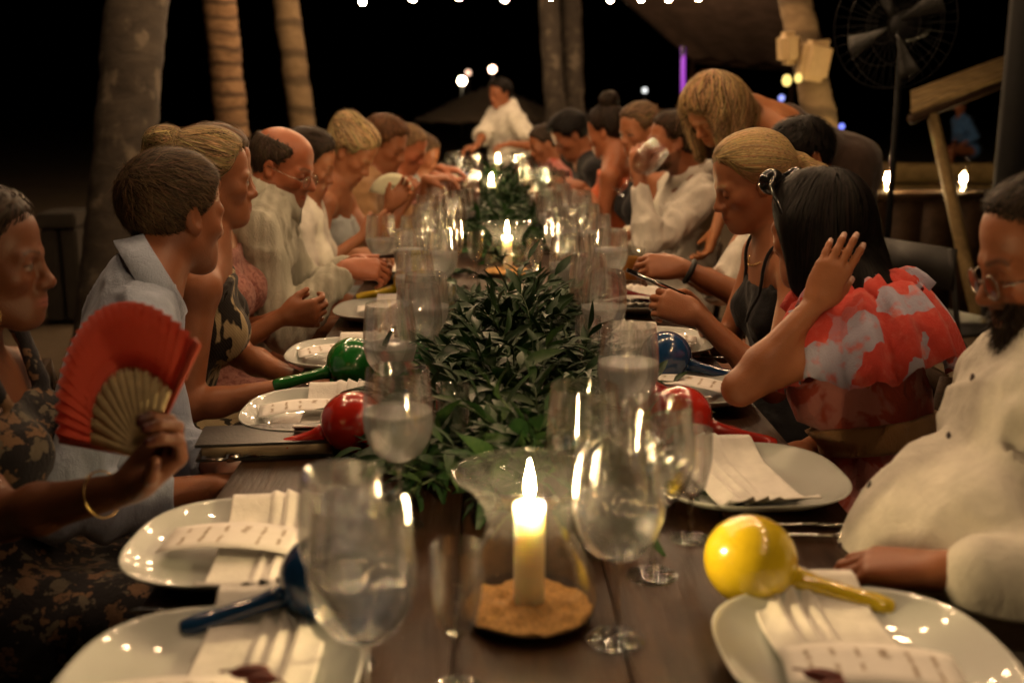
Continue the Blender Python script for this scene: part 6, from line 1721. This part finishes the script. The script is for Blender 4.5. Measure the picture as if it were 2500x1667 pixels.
# standing fan
def standing_fan():
    c = W(2205, 62, 5.2); o = empty('standing_fan', (c[0], c[1], 0), 0, 'tall black standing fan on the right beside the slanted board', 'electric fan')
    M = simple('black_metal', (0.003, 0.003, 0.003), 0.6, 0.0, **{'Specular_IOR_Level': 0.08}); M2 = simple('fan_blade_grey', (0.012, 0.012, 0.011), 0.5, **{'Specular_IOR_Level': 0.15})
    MB().tube([(0, 0, 0.02), (0, 0, c[2] - 0.02)], 0.016, 10).obj('pole', M, o)
    MB().lathe([(0.0004, 0.03), (0.05, 0.03), (0.22, 0.012), (0.23, -0.02), (0.0004, -0.02)], 28).obj('base', M, o)
    f = nrm(A(-0.8, -0.6, 0)); l = np.cross(Z, f); C = A(0, 0, c[2])
    MB().tube([C - f * 0.16, C - f * 0.04, C + f * 0.02], [0.05, 0.075, 0.06], 16).obj('motor', M, o)
    cg = MB()
    for zz in (0.02, 0.13):
        for r in (0.09, 0.19, 0.29): cg.tube([C + f * (zz + (0.03 if r < 0.25 else 0) * (1 if zz > 0.1 else -1)) + r * (math.cos(a) * l + math.sin(a) * Z) for a in np.linspace(0, 2 * math.pi, 41)], 0.002, 5, False)
        for a in np.linspace(0, 2 * math.pi, 36, endpoint=False): cg.tube([C + f * zz + 0.05 * (math.cos(a) * l + math.sin(a) * Z), C + f * zz + 0.29 * (math.cos(a) * l + math.sin(a) * Z)], 0.0012, 4, False)
    cg.obj('cage', M, o)
    for k in range(4):
        a0 = k * math.pi / 2 + 0.4; V = []
        for r in np.linspace(0.04, 0.26, 6):
            for da in (-0.28, 0, 0.28): a = a0 + da * (0.6 + r); V.append(C + f * (0.075 + 0.03 * da) + r * (math.cos(a) * l + math.sin(a) * Z))
        solid(link('blade', np_mesh('blade', np.array(V), np.array([[3 * i + j, 3 * i + j + 1, 3 * i + j + 4, 3 * i + j + 3] for i in range(5) for j in range(2)])), M2, o), 0.003)
standing_fan()
# slanted board roof on its raking posts
def slanted():
    a, b = W(2225, 282, 6.4), W(2600, 135, 7.4); o = empty('slanted_roof', (a[0], a[1], 0), 0, 'slanted pale board roof on raking wooden posts at the right', 'shelter'); O = A(a[0], a[1], 0)
    d = nrm(b - a); dep = nrm(A(0.35, 1, 0.20)); up = np.cross(d, dep); L = np.linalg.norm(b - a)
    for k in range(4):
        V = []
        for s in (0, 1):
            for q in (k * 0.165 + 0.002, k * 0.165 + 0.163):
                for u_ in (0, 0.035): V.append(a + d * L * s + dep * q + up * (u_ + 0.004 * (k % 2)) - O)
        MB().add(V, [[0, 1, 3, 2], [4, 6, 7, 5], [0, 4, 5, 1], [2, 3, 7, 6], [0, 2, 6, 4], [1, 5, 7, 3]]).obj('board', M_PALEWOOD, o, False)
    MB().tube([a - O + dep * 0.02 - up * 0.05, b - O + dep * 0.02 - up * 0.05], 0.03, 8).obj('beam', M_DARKWOOD, o)
    p0, p1 = W(2278, 285, 6.5), W(2362, 660, 6.0); dd = (p1 - p0) / (p0[2] - p1[2]); p2 = p0 + dd * (p0[2] + 0.05)
    MB().tube([p0 - O, p2 - O], [0.034, 0.040], 10).obj('post', M_PALEWOOD, o)
    q0 = W(2540, 170, 7.6); MB().tube([q0 - O, A(q0[0] + 0.1, q0[1] + 0.3, -0.05) - O], 0.04, 10).obj('post', M_PALEWOOD, o)
    r0, r1 = W(2145, 372, 6.2), W(2030, 430, 5.2); MB().tube([W(2135, 362, 6.6) - O, r1 - O, A(r1[0] - 0.3, r1[1] - 0.5, -0.05) - O], 0.022, 8).obj('brace', M_PALEWOOD, o)
slanted()
def log_wall():
    c = W(2260, 420, 9.0); o = empty('log_wall', (c[0], c[1], 0), -0.05, 'low wall of stacked pale logs behind the two lanterns', 'wall')
    for k in range(5):
        r = 0.085; pts = [(x, 0.01 * math.sin(3 * x + k), 0.08 + k * 0.172) for x in np.linspace(-0.85 + 0.05 * (k % 2), 0.95, 9)]
        MB().tube(pts, [r * (1 + 0.05 * math.sin(5 * x[0] + k)) for x in pts], 12).obj('log', M_PALEWOOD, o)
log_wall()
def counter():
    c = W(2230, 520, 7.0); o = empty('counter', (c[0], c[1], 0), 0, 'low dark timber counter carrying the two candle lanterns', 'counter')
    top = W(2230, 466, 7.0)[2]
    MB().box((0, 0, top - 0.02), (1.3, 0.34, 0.04)).obj('counter_top', M_DARKWOOD, o, False)
    for k in range(6): MB().box((-0.53 + k * 0.212, -0.14, (top - 0.04) / 2), (0.205, 0.02, top - 0.05)).obj('panel', M_DARKWOOD, o, False)
    for s in (-0.6, 0.6): MB().box((s, 0.12, (top - 0.04) / 2), (0.06, 0.06, top - 0.04)).obj('leg', M_DARKWOOD, o, False)
    return top
ctop = counter()
def lantern(px, label):
    p = T(px, 462, ctop); p = A(W(px, 462, 6.95)[0], W(px, 462, 6.95)[1], ctop)
    o = empty('lantern', p, 0, label, 'lantern', 'candle lanterns on the dark counter')
    m = MB().lathe([(0.030, 0.01), (0.045, 0.05), (0.042, 0.09), (0.026, 0.14), (0.026, 0.21)], 24); rim(m, 0.026, 0.21, 0.001, 24); m.obj('chimney', M_GLASS, o)
    MB().lathe([(0.0004, 0.0), (0.042, 0.0), (0.044, 0.008), (0.030, 0.014), (0.0004, 0.014)], 20).obj('base', M_STEEL, o)
    c = MB().lathe([(0.014, 0.014), (0.014, 0.055)], 12, cap1=True).obj('candle', M_WAX, o)
    MB().ball((0, 0, 0.082), 0.020, 10, 8, (0.8, 0.8, 1.3)).obj('flame', M_FLAME, c)
lantern(2165, 'left one of the two glass candle lanterns, behind the black haired woman')
lantern(2350, 'right one of the two glass candle lanterns, before the raking post')
def dark_post():
    p = W(2480, 300, 5.6); o = empty('black_upright', (p[0], p[1], 0), 0.1, 'tall black upright panel at the right edge', 'panel')  # unidentified dark upright, built as a plain black panel
    MB().box((0, 0, 0.95), (0.16, 0.05, 2.1)).obj('panel', simple('matt_black', (0.004, 0.004, 0.004), 0.9), o, False)
    MB().box((0, 0, -0.03), (0.4, 0.35, 0.06)).obj('foot', M_BLACK, o, False)
dark_post()
def stone_bench():
    p = W(158, 540, 7.0); o = empty('stone_bench', (p[0], p[1], 0), 0.1, 'low pale stone bench in the dark behind the grey palm trunk', 'bench')
    M = simple('bench_stone', (0.022, 0.017, 0.011), 0.85, 0, 0.2, 12, 0.3); zt = W(158, 512, 7.0)[2]
    for nm, c, s in (('seat', (0, 0, zt - 0.05), (0.24, 0.42, 0.09)), ('leg', (-0.06, 0, (zt - 0.1) / 2), (0.10, 0.36, zt - 0.1)), ('leg', (0.06, 0, (zt - 0.1) / 2), (0.10, 0.36, zt - 0.1))):
        me = bpy.data.meshes.new(nm); bm = bmesh.new(); bmesh.ops.create_cube(bm, size=1); bmesh.ops.scale(bm, vec=s, verts=bm.verts); bmesh.ops.bevel(bm, geom=list(bm.edges), offset=0.012, segments=2, affect='EDGES'); bm.to_mesh(me); bm.free()
        q = link(nm, me, M, o); q.location = c
stone_bench()
def folding_chair():
    p = T(2350, 800, 0.0); p = W(2335, 730, 4.6); o = empty('folding_chair', (p[0], p[1], 0), 0.4, 'black folding chair frame standing on the sand behind the bearded man', 'chair')
    for s in (-0.2, 0.2):
        MB().tube([(-0.22, s, 0.0), (0.18, s, 0.46)], 0.011, 8).obj('leg', M_BLACK, o); MB().tube([(0.22, s, 0.0), (-0.18, s, 0.44), (-0.26, s, 0.80)], 0.011, 8).obj('leg', M_BLACK, o)
    MB().box((0, 0, 0.45), (0.38, 0.40, 0.02)).obj('seat', M_BLACK, o, False); MB().box((-0.245, 0, 0.72), (0.02, 0.42, 0.16)).obj('backrest', M_BLACK, o, False)
    MB().tube([(-0.11, -0.2, 0.12), (-0.11, 0.2, 0.12)], 0.008, 8).tube([(0.11, -0.2, 0.12), (0.11, 0.2, 0.12)], 0.008, 8).obj('stretcher', M_BLACK, o)
folding_chair()
h = W(2345, 262, 17.0)
p = person('bluefar', 'distant figure with blue light painted into its top, sitting beyond the slanted roof', h, 200, 15, h + A(0.03, 0.02, -0.16), A(h[0] + 0.25, h[1] + 0.05, h[2] - 0.66), 190, True, skin=SK2, legs='sit',
       hair=dict(style='radiate', strands=0, th=0.014), haircol=DARK, garments=[dict(kind='shirt', mat=fabric('blue_lit_cloth', (0.06, 0.16, 0.38), 600, 0.3), inf=0.02, sleeve=0.5)], vox=FAR, group='people beyond the party')  # blue light falling on the figure is put into the cloth colour
